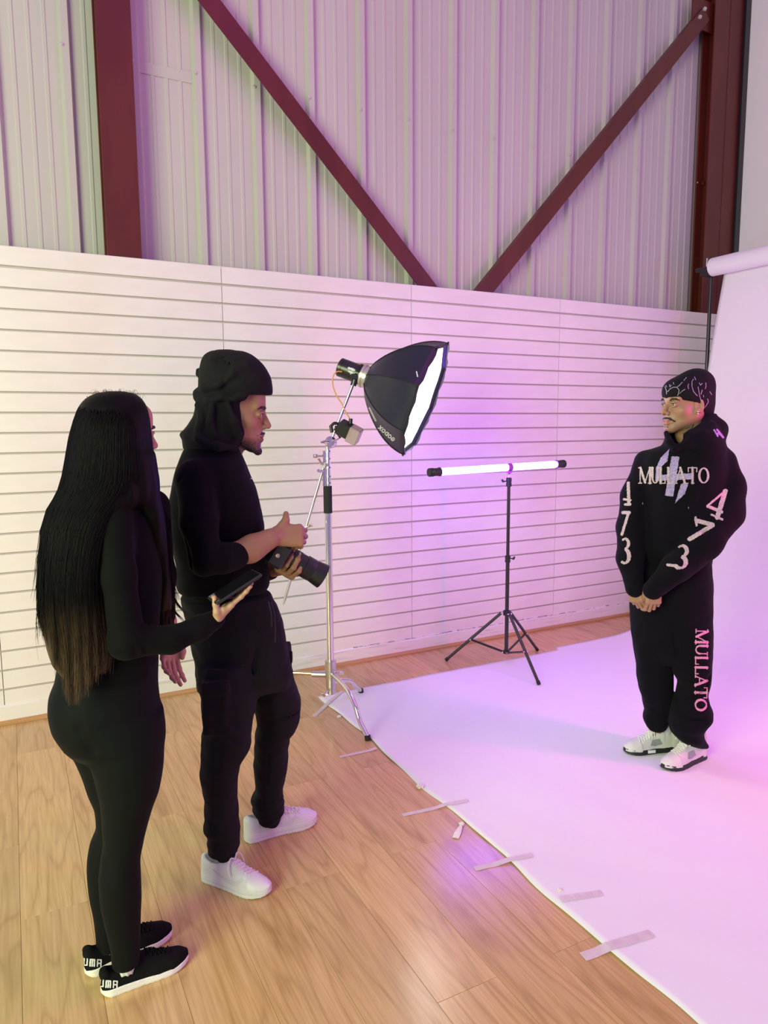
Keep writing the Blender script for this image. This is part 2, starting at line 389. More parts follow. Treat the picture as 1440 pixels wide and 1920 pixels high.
sh = link('sheet', me_from(vs, fs), 'paper', bp, smooth=True)
so = sh.modifiers.new('thickness', 'SOLIDIFY'); so.thickness = .0008; so.offset = -1

# pieces of tape along the end of the paper; (floor end, paper end)
tapes = [((588, 1344), (641, 1298), 'pale tape strip on the corner of the backdrop paper beside the chrome stand foot', .024),
         ((637, 1420), (706, 1405), 'pink-white tape strip holding the paper edge nearest the chrome stand foot', .020),
         ((755, 1529), (878, 1503), 'long straight tape strip below the crumpled tape on the paper edge', .021),
         ((890, 1630), (998, 1606), 'tape strip lying across the purple reflection on the floor', .024),
         ((1093, 1795), (1222, 1753), 'wide see-through tape strip nearest the bottom right of the paper edge', .034),
         ((1050, 1690), (1128, 1677), 'tape strip stuck on the paper below the purple reflection', .028)]
for (a, b, lab, w) in tapes:
    A = on_floor(*a); B = on_floor(*b); n = 14; d = B-A; nn = np.array([-d[1], d[0], 0]); nn /= np.linalg.norm(nn)
    vs = []; fs = []
    for i in range(n+1):
        t = i/n; p = A+d*t
        inp = p[0] > 1.475
        z = .0012+(max(0, min(1, (p[0]-1.43)/.05)))*.006*(math.exp(-max(0, p[0]-1.49)/.09)*.6+.60) + .0012*math.sin(i*2.3)**2
        for s in (-1, 1): vs.append(tuple(p-A+nn*s*w/2*(1+.05*math.sin(i*1.7+s))+np.array([0, 0, z])))
    for i in range(n): fs.append((2*i, 2*i+1, 2*i+3, 2*i+2))
    o = link('tape_strip', me_from(vs, fs), 'tape', loc=tuple(A), label=lab, category='tape', group='tape strips along the paper edge')
    mo = o.modifiers.new('thickness', 'SOLIDIFY'); mo.thickness = .0006
M['tape_wad'] = mat('crumpled_tape', (.80, .76, .70), .5, bump=((70, 70, 70), .6, .003))
def wad(px, py, size, label, tail=None):
    c = on_floor(px, py); bm = bmesh.new(); bmesh.ops.create_icosphere(bm, subdivisions=3, radius=size)
    for v in bm.verts:
        q = v.co.normalized(); s = 1+.35*math.sin(q.x*7+px)*math.sin(q.y*9)+.25*math.sin(q.z*11+q.x*5)
        v.co *= s; v.co.z = v.co.z*.55+size*.5
    if tail:
        T = on_floor(*tail)-c; n = Vector((-T[1], T[0], 0)).normalized()*.012; T = Vector(T)
        pts = [(Vector((0, 0, size*.5)), .25), (T*.35+Vector((0, 0, size*.5)), .8), (T*.7+Vector((0, 0, .006)), 1.1), (T+Vector((0, 0, .003)), 1.0)]
        pv = None
        for p, k in pts:
            a = bm.verts.new(p-n*k); b = bm.verts.new(p+n*k); c_ = bm.verts.new(p+Vector((0, 0, .0025))+n*.1)
            if pv: bm.faces.new((pv[0], a, c_, pv[2])); bm.faces.new((pv[2], c_, b, pv[1])); bm.faces.new((pv[1], b, a, pv[0]))
            pv = (a, b, c_)
    o = link('tape_wad', bm_me(bm), 'tape_wad', loc=tuple(c), label=label, category='tape', group='crumpled tape along the paper edge')
    return o
wad(788, 1477, .014, 'crumpled cream lump of tape on the paper edge with a pink smear')
wad(866, 1547, .010, 'twisted tape end hanging off the paper edge above the purple reflection', (854, 1573))
wad(636, 1345, .010, 'small crumple of tape on the paper corner between the chrome stand feet')
wad(1050, 1672, .009, 'small white crumple of tape at the paper edge below the tape strip in purple light')
# ------------------------------------------------------------------ local frames: r to the right of the view, f away from it, z up
class Frame:
    def __init__(s, gx, gy):
        s.g = np.array([gx, gy, 0.]); s.D = math.hypot(gx, gy); s.F = np.array([gx/s.D, gy/s.D, 0]); s.R = np.array([s.F[1], -s.F[0], 0])
        s.ang = math.atan2(s.R[1], s.R[0])
    def pt(s, px, py, f=0.0):
        d = ray(px, py); t = (s.D+f)/(d@s.F); return np.array([t*(d@s.R), f, H+t*d[2]])
    def loc(s, w):       # world -> local
        w = np.array(w, float)-s.g; return np.array([w@s.R, w@s.F, w[2]])
    def gnd(s, px, py, z=0.): return s.loc(on_floor(px, py, z))
    def cam(s): return np.array([0, -s.D, H])

# ------------------------------------------------------------------ chrome stand
cs = Frame(1.452, 3.425)
st = empty('light_stand', tuple(cs.g), (0, 0, cs.ang), label='chrome turtle-base light stand with a black sleeve, carrying the octagonal softbox', category='stand')
P = cs.pt
bx = 0.0
def zpx(y, f=0): return P(621, y, f)[2]
link('column', tube_fixed((0, 0, zpx(1300)), (0, 0, 3), [(0, .010), (0, .0185), (zpx(960)-zpx(1300), .0185)], 24), 'chrome', st)
link('grip_sleeve', tube_fixed((0, 0, zpx(962)), (0, 0, 3), [(0, .0195), (.001, .0225), (zpx(911)-zpx(962)-.001, .0225), (zpx(911)-zpx(962), .0195)], 24), 'rubber', st)
link('riser', tube_fixed((.004, 0, zpx(912)), (.004, 0, 3), [(0, .013), (zpx(836)-zpx(912), .013)], 20), 'chrome', st)
bm = bmesh.new()
for y in (905, 893, 876, 860, 846):
    z = zpx(y); add_tube(bm, [(.004, 0, z-.004), (.004, 0, z+.004)], .0165, 16)
add_box(bm, (-.024, -.014, zpx(912)), (-.006, .014, zpx(845)), .003)
link('clamp_collar', bm_me(bm), 'chrome', st)
def knob(name, a, d, parent, r=.016, m='chrome'):
    a = Vector(a); d = Vector(d).normalized(); bm = bmesh.new()
    add_tube(bm, [a, a+d*.035], .005, 10); t = d.cross(Vector((0, 0, 1))).normalized()
    add_tube(bm, [a+d*.03, a+d*.052], [r, r*.85], 12)
    w = d.cross(Vector((.2, .3, 1))).normalized()
    add_tube(bm, [a+d*.04-w*r*1.7, a+d*.042, a+d*.04+w*r*1.7], [.004, .007, .004], 8)
    return link(name, bm_me(bm), m, parent)
kz = P(605, 855)[2]
knob('knob', (-.02, 0, kz), (-1, -.1, 0), st, .011)
kz2 = P(608, 883)[2]
knob('knob', (-.018, -.012, kz2), (-.5, -.8, .1), st, .010)
# hub and legs
bm = bmesh.new()
zh = zpx(1256); add_tube(bm, [(0, 0, zpx(1272)), (0, 0, zpx(1238))], .030, 20)
add_tube(bm, [(0, 0, zpx(1300)), (0, 0, zpx(1288))], .024, 16); add_tube(bm, [(0, 0, zpx(1288)), (0, 0, zpx(1272))], .027, 16)
link('hub', bm_me(bm), 'steel_dull', st)
knob('knob', (.02, -.015, zpx(1258)), (1, -.6, 0), st, .010)
knob('knob', (-.012, -.02, zpx(1291)), (-.6, -1, -.3), st, .012)
f1 = cs.gnd(690, 1388); f2 = cs.gnd(677, 1299)
def leg(foot, z0, nm='leg', m='chrome'):
    foot = np.array(foot); h = foot.copy(); h[2] = 0; d = h/np.linalg.norm(h); Lg = np.linalg.norm(h)
    pts = [d*.02+[0, 0, z0], d*Lg*.28+[0, 0, z0-.012], d*Lg*.50+[0, 0, z0-.035], d*Lg*.68+[0, 0, z0-.085], d*Lg*.80+[0, 0, z0-.15 if z0 > .18 else z0*.4], d*Lg+[0, 0, .012]]
    pts[3][2] = max(pts[3][2], .10)
    lg = link(nm, tube(catmull(pts, 6), .0125, 14), m, st)
    link('rubber_foot', tube([d*Lg*.985+[0, 0, .024], d*Lg*1.0+[0, 0, .001]], .0150, 12), 'rubber', lg)
leg(f1, zpx(1262)); leg(f2, zpx(1280)*.98)
tl = P(545, 1257, -.02); zl = zpx(1262)
el = np.array([-.44, .13, .0])
lg = link('leg', tube(catmull([(-.02, .0, zpx(1264)), (-.26, .05, zpx(1264)), (-.38, .09, .17), (-.45, .11, .06), (-.47, .12, .012)], 6), .0105, 12), 'brass', st)
link('rubber_foot', tube([(-.468, .12, .024), (-.472, .12, .001)], .014, 12), 'rubber', lg)
bm = bmesh.new(); add_tube(bm, [(-.10, .012, zpx(1264)), (-.025, 0, zpx(1264))], .017, 12); link('leg_socket', bm_me(bm), 'steel_dull', st)
# grip head disc on top
kp = P(620, 829, 0)
bm = bmesh.new()
add_tube(bm, [(kp[0], -.028, kp[2]), (kp[0], .028, kp[2])], .031, 26)
add_tube(bm, [(kp[0], -.036, kp[2]), (kp[0], -.028, kp[2])], [.02, .029], 26)
link('grip_head', bm_me(bm), 'chrome', st)
bm = bmesh.new(); add_tube(bm, [(kp[0]-.005, -.04, kp[2]), (kp[0]-.034, -.05, kp[2]+.004), (kp[0]-.052, -.052, kp[2]+.001)], [.010, .014, .009], 12, flat=.6)
add_tube(bm, [(kp[0], -.048, kp[2]), (kp[0]+.02, -.054, kp[2]+.008), (kp[0]+.045, -.055, kp[2]+.02)], [.010, .012, .006], 12, flat=.6)
add_tube(bm, [(kp[0], -.062, kp[2]), (kp[0], -.035, kp[2])], .007, 10)
link('handle', bm_me(bm), 'chrome', st)
# upper arm to the lamp, lower spare arm
ar0 = P(614, 845, .03); ar1 = P(665, 712, .0)
link('arm', tube([kp+[0.0, 0, 0.0], ar1], .0085, 14), 'chrome', st)
sp0 = P(608, 872, -.012); sp1 = P(531, 1134, -.03)
sa = empty('grip_arm', tuple(cs.g), (0, 0, cs.ang), label='thin steel grip arm clamped to the chrome stand, hanging down to the left', category='arm')
dd = sp1-sp0
link('rod', tube([sp0, sp0+dd*.96, sp1], [.0075, .0075, .003], 12), 'steel_dull', sa)
lk = P(573, 990, -.02)
bm = bmesh.new(); add_tube(bm, [lk-dd*.012, lk+dd*.02], .012, 12); link('collar', bm_me(bm), 'steel_dull', sa)
knob('knob', tuple(lk+dd*.0), (.5, -.5, .3), sa, .007)
bm = bmesh.new(); c = sp0; add_tube(bm, [c+[-.01, -.02, .0], c+[.01, .02, 0]], .017, 14); add_tube(bm, [c+[-.012, -.03, .004], c+[-.028, -.035, .035]], [.005, .007], 8); link('clamp', bm_me(bm), 'steel_dull', sa)

# ------------------------------------------------------------------ lamp head, softbox, ballast
lf = empty('studio_lamp', tuple(cs.g), (0, 0, cs.ang), label='black cylindrical studio lamp with a silver ring on top of the chrome stand arm', category='lamp')
rimT = P(840, 644, -.06); rimB = P(756, 852, -.10); rc = (rimT+rimB)/2
rear = P(690, 706, .0)
# axis: perpendicular to the rim, tipped slightly toward the photographer
vdir = (rimT-rimB); vdir /= np.linalg.norm(vdir)
ax = np.array([.93, -.24, 0.]); ax -= vdir*(ax@vdir); ax /= np.linalg.norm(ax)
Rr = np.linalg.norm(rimT-rimB)/2
depth = (rc-rear)@ax
rc0 = rc - ax*depth            # centre of rear ring on the axis
A0 = Vector(rc0); AX = Vector(ax)
hl = np.linalg.norm(P(690, 706)-P(645, 689))
link('housing', tube_fixed(A0-AX*(hl+.035), A0, [(0, .010), (0, .044), (.004, .049), (.02, .049), (.021, .047), (.026, .047), (.027, .049), (hl-.01, .049), (hl-.008, .052), (hl, .052)], 36), 'black_metal', lf)
M['matte_silver'] = mat('silver_ring', (.62, .58, .52), .35, metal=.7)
link('mount_ring', tube_fixed(A0-AX*.037, A0, [(0, .052), (.002, .061), (.016, .062), (.017, .058), (.03, .058), (.04, .060)], 36), 'matte_silver', lf)
bm = bmesh.new()
for k in range(26):     # cooling vents
    an = 2*PI*k/26; u = AX.cross(Vector((0, 1, 0))).normalized(); v = AX.cross(u)
    q = A0-AX*(.052)+(u*math.cos(an)+v*math.sin(an))*.0522
    add_tube(bm, [q-AX*.007, q+AX*.007], .0018, 5)
link('vent', bm_me(bm), 'rubber', lf)
bm = bmesh.new(); q = Vector(ar1); add_tube(bm, [q-Vector((.008, 0, .03)), q+Vector((.006, 0, .022))], .016, 14); add_box(bm, q+Vector((-.02, -.02, .0)), q+Vector((.02, .02, .03)), .004); link('yoke', bm_me(bm), 'black_metal', lf)

def softbox():
    root = empty('softbox', tuple(cs.g), (0, 0, cs.ang), label='black octagonal softbox glowing white on the front, tilted down toward the backdrop', category='softbox')
    u = Vector(vdir); v = AX.cross(u).normalized()
    ns, K = 15, 8; sub = 6
    def prof(s):  # radius along the axis: bulging umbrella ribs
        return .058+(Rr-.058)*(math.sin(s*PI/2*.97)**.78)
    verts = []; n = K*sub
    for i in range(ns):
        s = i/(ns-1); rr = prof(s)
        for k in range(n):
            a = 2*PI*(k/sub)/K; ka = (k % sub)/sub
            an0 = 2*PI*(k//sub)/K; an1 = an0+2*PI/K
            p = Vector((math.cos(an0), math.sin(an0)))*(1-ka)+Vector((math.cos(an1), math.sin(an1)))*ka
            flat = min(1, s*2.2); q = Vector((math.cos(a), math.sin(a)))*(1-flat)+p*flat
            sag = 1-.035*math.sin(ka*PI)*math.sin(s*PI)
            verts.append(A0+AX*(depth*s)+(u*q.x+v*q.y)*rr*sag)
    faces = [(i*n+k, i*n+(k+1) % n, (i+1)*n+(k+1) % n, (i+1)*n+k) for i in range(ns-1) for k in range(n)]
    sh = link('shell', me_from(verts, faces), 'softbox_black', root); smooth_angle(sh.data, 25)
    m = sh.modifiers.new('thickness', 'SOLIDIFY'); m.thickness = .003; m.offset = -1
    # seams along the ribs
    for k in range(K):
        pts = [Vector(verts[i*n+k*sub])+(Vector(verts[i*n+k*sub])-(A0+AX*(depth*i/(ns-1)))).normalized()*.0012 for i in range(ns)]
        link('rib', tube(pts, .0026, 6), 'softbox_seam', root)
        e = pts[-1]
        link('corner_tab', tube([e-AX*.004, e+AX*.004], .008, 8), 'rubber', root)
    # lip in front of the diffuser and the diffuser set back behind it
    lip = []; fl = []
    for i, (s, k) in enumerate(((0, 1.0), (.028, .995))):
        for j in range(n):
            ka = (j % sub)/sub; an0 = 2*PI*(j//sub)/K; an1 = an0+2*PI/K
            q = Vector((math.cos(an0), math.sin(an0)))*(1-ka)+Vector((math.cos(an1), math.sin(an1)))*ka
            lip.append(A0+AX*(depth+s+(.004*math.sin(j*1.9) if i else 0)-.02)+(u*q.x+v*q.y)*Rr*k)
    fl = [(j, (j+1) % n, n+(j+1) % n, n+j) for j in range(n)]
    lp = link('lip', me_from(lip, fl), 'softbox_black', root)
    m = lp.modifiers.new('thickness', 'SOLIDIFY'); m.thickness = .002; m.offset = -1
    dv = []; m2 = 7
    for i in range(m2):
        for j in range(n):
            ka = (j % sub)/sub; an0 = 2*PI*(j//sub)/K; an1 = an0+2*PI/K
            q = Vector((math.cos(an0), math.sin(an0)))*(1-ka)+Vector((math.cos(an1), math.sin(an1)))*ka
            k = i/(m2-1)
            bulge = .03*(1-k*k)+.004*math.sin(j*1.3+i)*k*(1-k)*4
            dv.append(A0+AX*(depth-.022+bulge*.9)+(u*q.x+v*q.y)*Rr*.985*max(k, .01))
    df = [(i*n+j, i*n+(j+1) % n, (i+1)*n+(j+1) % n, (i+1)*n+j) for i in range(m2-1) for j in range(n)]; df.append(tuple(range(n))[::-1])
    d = link('diffuser', me_from(dv, df), 'diffuser', root, smooth=True)
    # lamp light leaving the front
    l = bpy.data.lights.new('softbox_light', 'AREA'); l.shape = 'DISK'; l.size = Rr*1.8; l.energy = SOFT_W; l.color = (1.0, .97, .93)
    lo = bpy.data.objects.new('softbox_light', l); COL.objects.link(lo); lo.parent = root
    lo.location = A0+AX*(depth+.035); lo.rotation_euler = AX.to_track_quat('-Z', 'Y').to_euler()
    return root, (u, v)
SOFT_W = 6
M['softbox_black'] = mat('softbox_nylon', (.014, .013, .034), .42, spec=.5, bump=((9, 9, 9), .35, .004))  # navy tint stands in for purple light reflected off black nylon
M['softbox_seam'] = mat('softbox_seam', (.008, .008, .012), .6)
M['diffuser'] = mat('diffuser_cloth', (.8, .8, .8), .7, emit=(1.0, .985, .96), es=3.0)
sbx, SUV = softbox()

# power brick in a clear sleeve, clamped where the arm leaves the stand
bk = empty('power_brick', tuple(cs.g), (0, 0, cs.ang), label='black power brick with a clear plastic cover clamped at the top of the chrome stand', category='adapter')
c = Vector(P(653, 808, -.07)); Rb = Euler((.35, math.radians(28), -.25)).to_matrix()
bm = bmesh.new(); add_box(bm, (-.052, -.03, -.03), (.015, .03, .045), .006, Rb, c-Rb @ Vector((.02, 0, 0)))
link('body', bm_me(bm), 'black_plastic', bk)
M['clear_plastic'] = mat('clear_plastic', (.55, .42, .40), .22, spec=.6, alpha=.75, bump=((40, 40, 40), .8, .004))
bm = bmesh.new(); add_box(bm, (-.03, -.032, -.042), (.03, .032, .042), .005, Rb, c+Rb @ Vector((.036, 0, -.004)))
link('clear_cover', bm_me(bm), 'clear_plastic', bk)
cl = Vector(P(632, 806, -.05)); bm = bmesh.new()
add_tube(bm, catmull([cl+Vector((-.03, 0, .02)), cl+Vector((-.012, -.01, .034)), cl+Vector((.012, -.01, .026)), cl+Vector((.03, 0, .005)), cl+Vector((.035, 0, -.02))], 4), .008, 8)
add_tube(bm, [cl+Vector((-.032, 0, .022)), cl+Vector((-.026, -.01, -.012))], .009, 8)
add_tube(bm, [cl+Vector((-.012, -.01, .004)), cl+Vector((.016, .02, -.04))], .006, 8)
add_box(bm, cl+Vector((-.012, -.02, -.012)), cl+Vector((.026, .02, .022)), .004)
link('clamp', bm_me(bm), 'black_metal', bk)
tp = Vector(P(657, 787, -.07)); bm = bmesh.new(); add_tube(bm, [tp+Vector((0, 0, -.02)), tp+Vector((.002, 0, .006))], .010, 10); link('socket', bm_me(bm), 'black_plastic', bk)
M['amber'] = mat('amber_cable', (.72, .36, .10), .4)
link('power_cable', tube(catmull([P(641, 697, -.01), P(632, 697, -.02), P(625, 705, -.03), P(624, 722, -.03), P(631, 742, -.04), P(641, 757, -.05), P(648, 772, -.06), P(656, 785, -.07)], 6), .0035, 8), 'amber', label='thin amber cable looping from the studio lamp down to its power brick', category='cable').matrix_world = Matrix.Translation(Vector(cs.g)) @ Matrix.Rotation(cs.ang, 4, 'Z')

# ------------------------------------------------------------------ glowing tube on a tripod
ct = on_floor(949, 1247); ts = Frame(2.75, 3.58); ts = Frame(*(on_floor(949, 1246)[:2]))
tr = empty('tripod_stand', tuple(ts.g), (0, 0, ts.ang), label='black folding tripod stand holding up the glowing purple tube', category='stand')
T = ts.pt
def tz(y): return T(950, y)[2]
xo = 0.0
link('lower_pole', tube_fixed((0, 0, tz(1222)), (0, 0, 9), [(0, .0125), (0, .0125), (tz(1050)-tz(1222), .0125)], 18), 'black_metal', tr)
link('upper_pole', tube_fixed((0, 0, tz(1052)), (0, 0, 9), [(0, .0105), (0, .0105), (tz(895)-tz(1052), .0105)], 18), 'black_metal', tr)
def collar(y, h, knobdir):
    z = tz(y); c = link('collar', tube_fixed((0, 0, z-h/2), (0, 0, 9), [(0, .014), (.002, .0175), (h*.4, .0175), (h*.42, .0155), (h*.55, .0155), (h*.57, .0175), (h-.002, .0175), (h, .014)], 18), 'black_plastic', tr)
    bm = bmesh.new(); k = Vector(knobdir).normalized(); a = Vector((0, 0, z+h*.1)); add_tube(bm, [a+k*.015, a+k*.03], .004, 8); add_tube(bm, [a+k*.03+Vector((0, 0, -.003)), a+k*.037, a+k*.045+Vector((0, 0, .012))], [.006, .008, .005], 8)
    link('knob', bm_me(bm), 'black_plastic', c)
collar(904, .055, (-1, -.2, 0)); collar(1048, .045, (1, -.2, 0))
zt = tz(1148); zb = tz(1222)
link('leg_hub', tube_fixed((0, 0, zt-.02), (0, 0, 9), [(0, .016), (.002, .024), (.03, .024), (.034, .016)], 18), 'black_plastic', tr)
link('base_hub', tube_fixed((0, 0, zb-.012), (0, 0, 9), [(0, .014), (.002, .021), (.022, .021), (.024, .014)], 18), 'black_plastic', tr)
for (px, py) in ((837, 1240), (1010, 1285), (1007, 1221)):
    fo = ts.gnd(px, py); h = np.array([fo[0], fo[1], 0]); d = h/np.linalg.norm(h)
    a = d*.034+[0, 0, zt-.004]; b = np.array([fo[0], fo[1], .012])
    sd = np.array([-d[1], d[0], 0])*.0
    lg = link('leg', tube([a, b], .0095, 12), 'black_metal', tr)
    link('rubber_foot', tube([b+(a-b)*.03, b+(b-a)*.012], .0115, 10), 'rubber', lg)
    m = a+(b-a)*.56; br = link('brace', tube([d*.022+[0, 0, zb], m], .0075, 6), 'black_metal', tr)
    bm = bmesh.new()
    for q in (m, d*.024+[0, 0, zb], a): add_tube(bm, [np.array(q)-np.array([-d[1], d[0], 0])*.015, np.array(q)+np.array([-d[1], d[0], 0])*.015], .005, 8)
    link('pin', bm_me(bm), 'steel_dull', lg, kind='stuff')
# spigot and the tube itself
sg = link('spigot', tube_fixed((0, 0, tz(896)), (0, 0, 9), [(0, .0105), (.01, .010), (.018, .005), (tz(885)-tz(896), .005)], 14), 'steel_dull', tr)
lt = empty('tube_light', tuple(ts.g), (0, 0, ts.ang), label='glowing purple light tube lying level on the black tripod stand', category='lamp')
eL = ts.loc(on_Y(804, 886, ts.g[1]-.03)); eR = ts.loc(on_Y(1058, 869.5, ts.g[1]-.03)); dT = (eR-eL)/np.linalg.norm(eR-eL); LT = np.linalg.norm(eR-eL)
M['purple_glow'] = mat('purple_glow', (.8, .8, .9), .5, emit=(.20, .05, 1.0), es=85)
gt = link('glass_tube', tube_fixed(eL+dT*.075, eR, [(0, .014), (0, .0215), (LT-.155, .0215), (LT-.145, .019), (LT-.14, .012)], 24), 'purple_glow', lt)
M['purple_glow_rear'] = mat('purple_glow_rear', (.8, .8, .9), .5, emit=(.20, .05, 1.0), es=20)
gt.data.materials.append(M['purple_glow_rear'])      # the rail side of the tube gives off less
_fr = (np.array([0, -1, -.15])@np.array([ts.R, ts.F, [0, 0, 1]]).T)
for p_ in gt.data.polygons:
    if p_.normal.dot(Vector(_fr)) < -.1: p_.material_index = 1
def capm(a, d, L0):
    pr = [(0, .012), (0, .024), (.006, .026), (.012, .022), (.016, .026), (.022, .022), (.027, .026), (.034, .0235), (L0-.012, .0235), (L0-.010, .0265), (L0, .0265), (L0, .02)]
    return tube_fixed(a, np.array(a)+d, pr, 20)
link('end_cap', capm(eL, dT, .078), 'black_plastic', lt); link('end_cap', capm(eR, -dT, .07), 'black_plastic', lt)
mid = (eL+eR)/2; cp = np.array([0, -.0, 0]); bm = bmesh.new()
tm = eL+dT*(-eL[0]/dT[0])
add_tube(bm, [tm-dT*.016, tm+dT*.016], .0245, 20); add_tube(bm, [tm+[0, 0, -.045], tm], .008, 10); add_box(bm, Vector(tm)+Vector((-.02, -.012, -.034)), Vector(tm)+Vector((.02, .014, -.02)), .003)
M['clip'] = mat('clip_plastic', (.30, .05, .45), .5)
link('tube_clip', bm_me(bm), 'clip', lt)
# ------------------------------------------------------------------ distance-field modelling (numpy) and surface nets
class Field:
    def __init__(s, lo, hi, h):
        s.lo = np.array(lo, float); s.h = h; s.n = np.maximum(4, np.ceil((np.array(hi)-s.lo)/h).astype(int)+1)
        s.d = np.ones(s.n, np.float32)*.5
        s.ax = [(s.lo[i]+np.arange(s.n[i])*h).astype(np.float32) for i in range(3)]
    def sub(s, lo, hi):
        a = np.clip(np.floor((np.array(lo)-s.lo)/s.h).astype(int), 0, s.n); b = np.clip(np.ceil((np.array(hi)-s.lo)/s.h).astype(int)+1, 0, s.n)
        sl = tuple(slice(a[i], b[i]) for i in range(3))
        X, Y, Z = np.ix_(s.ax[0][sl[0]], s.ax[1][sl[1]], s.ax[2][sl[2]])
        return sl, X, Y, Z
    def put(s, sl, d, k, op):
        o = s.d[sl]
        if o.size == 0: return
        if op == 'u':
            hh = np.maximum(k-np.abs(o-d), 0)/k; s.d[sl] = np.minimum(o, d)-hh*hh*k*.25
        else:
            hh = np.maximum(k-np.abs(o+d), 0)/k; s.d[sl] = np.maximum(o, -d)+hh*hh*k*.25
    def cap(s, a, b, ra, rb=None, k=.01, op='u', sc=None):
        """round cone; sc = (axis vector, factor) squashes it along an axis"""
        rb = ra if rb is None else rb; a = np.array(a, float); b = np.array(b, float); m = max(ra, rb)*(1.0 if sc is None else max(1, sc[1]))+k+2*s.h
        sl, X, Y, Z = s.sub(np.minimum(a, b)-m, np.maximum(a, b)+m)
        ab = b-a; L2 = max(ab@ab, 1e-12)
        px, py, pz = X-a[0], Y-a[1], Z-a[2]
        t = np.clip((px*ab[0]+py*ab[1]+pz*ab[2])/L2, 0, 1)
        qx, qy, qz = px-t*ab[0], py-t*ab[1], pz-t*ab[2]
        if sc is not None:
            v = np.array(sc[0], float); v /= np.linalg.norm(v); dt = (qx*v[0]+qy*v[1]+qz*v[2])*(1/sc[1]-1)
            qx = qx+dt*v[0]; qy = qy+dt*v[1]; qz = qz+dt*v[2]
        d = np.sqrt(qx*qx+qy*qy+qz*qz)-(ra+(rb-ra)*t)
        s.put(sl, d.astype(np.float32), k, op)
    def chain(s, pts, rs, k=.01, op='u', sc=None):
        for i in range(len(pts)-1): s.cap(pts[i], pts[i+1], rs[i], rs[i+1], k, op, sc)
    def ell(s, c, r, k=.01, op='u', R=None):
        c = np.array(c, float); r = np.array(r, float); m = max(r)+k+2*s.h
        sl, X, Y, Z = s.sub(c-m, c+m); x, y, z = X-c[0], Y-c[1], Z-c[2]
        if R is not None:
            R = np.array(R); x, y, z = [x*R[0][i]+y*R[1][i]+z*R[2][i] for i in range(3)]
        k0 = np.sqrt((x/r[0])**2+(y/r[1])**2+(z/r[2])**2); k1 = np.sqrt((x/r[0]**2)**2+(y/r[1]**2)**2+(z/r[2]**2)**2)+1e-9
        s.put(sl, (k0*(k0-1)/k1).astype(np.float32), k, op)
    def rbox(s, c, hf, r, k=.01, op='u', R=None):
        c = np.array(c, float); hf = np.array(hf, float); m = np.linalg.norm(hf)+k+2*s.h
        sl, X, Y, Z = s.sub(c-m, c+m); x, y, z = X-c[0], Y-c[1], Z-c[2]
        if R is not None:
            R = np.array(R); x, y, z = [x*R[0][i]+y*R[1][i]+z*R[2][i] for i in range(3)]
        q = [np.abs(v)-(hh-r) for v, hh in zip((x, y, z), hf)]
        d = np.sqrt(sum(np.maximum(v, 0)**2 for v in q))+np.minimum(np.maximum(np.maximum(q[0], q[1]), q[2]), 0)-r
        s.put(sl, d.astype(np.float32), k, op)
    def loft(s, secs, k=.01, op='u', n=2.2, rot=0.0):
        """stack of level sections (z, cx, cy, a, b), smoothly interpolated"""
        S = np.array(sorted([list(map(float, q)) for q in secs])); z0, z1 = S[0, 0], S[-1, 0]
        m = k+2*s.h; rr = np.max(S[:, 3:5])
        lo = [np.min(S[:, 1])-rr-m, np.min(S[:, 2])-rr-m, z0-m]; hi = [np.max(S[:, 1])+rr+m, np.max(S[:, 2])+rr+m, z1+m]
        sl, X, Y, Z = s.sub(lo, hi); zz = np.clip(Z.ravel(), z0, z1)
        if zz.size == 0: return
        def itp(col):
            x = S[:, 0]; y = S[:, col]; dd = np.diff(y)/np.maximum(np.diff(x), 1e-6); mm = np.zeros(len(y)); 
            mm[1:-1] = np.where(dd[1:]*dd[:-1] > 0, 2*dd[1:]*dd[:-1]/(dd[1:]+dd[:-1]+1e-12*np.sign(dd[1:]+dd[:-1]+1e-30)), 0)
            mm[0] = dd[0]; mm[-1] = dd[-1]
            i = np.clip(np.searchsorted(x, zz)-1, 0, len(x)-2); hh = x[i+1]-x[i]; t = (zz-x[i])/hh
            return ((2*t**3-3*t**2+1)*y[i]+(t**3-2*t**2+t)*hh*mm[i]+(-2*t**3+3*t**2)*y[i+1]+(t**3-t**2)*hh*mm[i+1]).reshape(1, 1, -1)
        cx, cy, a, b = [itp(c) for c in (1, 2, 3, 4)]
        x = X-cx; y = Y-cy
        if rot: x, y = x*math.cos(rot)+y*math.sin(rot), -x*math.sin(rot)+y*math.cos(rot)
        q = (np.abs(x/a)**n+np.abs(y/b)**n)**(1/n)
        rad = np.sqrt(x*x+y*y)
        d = (q-1)*np.where(q > .3, rad/np.maximum(q, 1e-3), np.minimum(a, b))
        dz = np.maximum(Z-z1, z0-Z)
        d = np.where(dz > 0, np.sqrt(np.maximum(d, 0)**2+dz*dz)*1.0, np.maximum(d, dz))
        s.put(sl, d.astype(np.float32), k, op)
    def disp(s, fn, band=.04):
        m = np.abs(s.d) < band; I = np.nonzero(m)
        x, y, z = [s.ax[i][I[i]] for i in range(3)]
        s.d[I] += fn(x, y, z).astype(np.float32)
    def cut(s, fn):   # keep where fn<0
        X, Y, Z = np.ix_(*s.ax); s.d = np.maximum(s.d, fn(X, Y, Z).astype(np.float32))
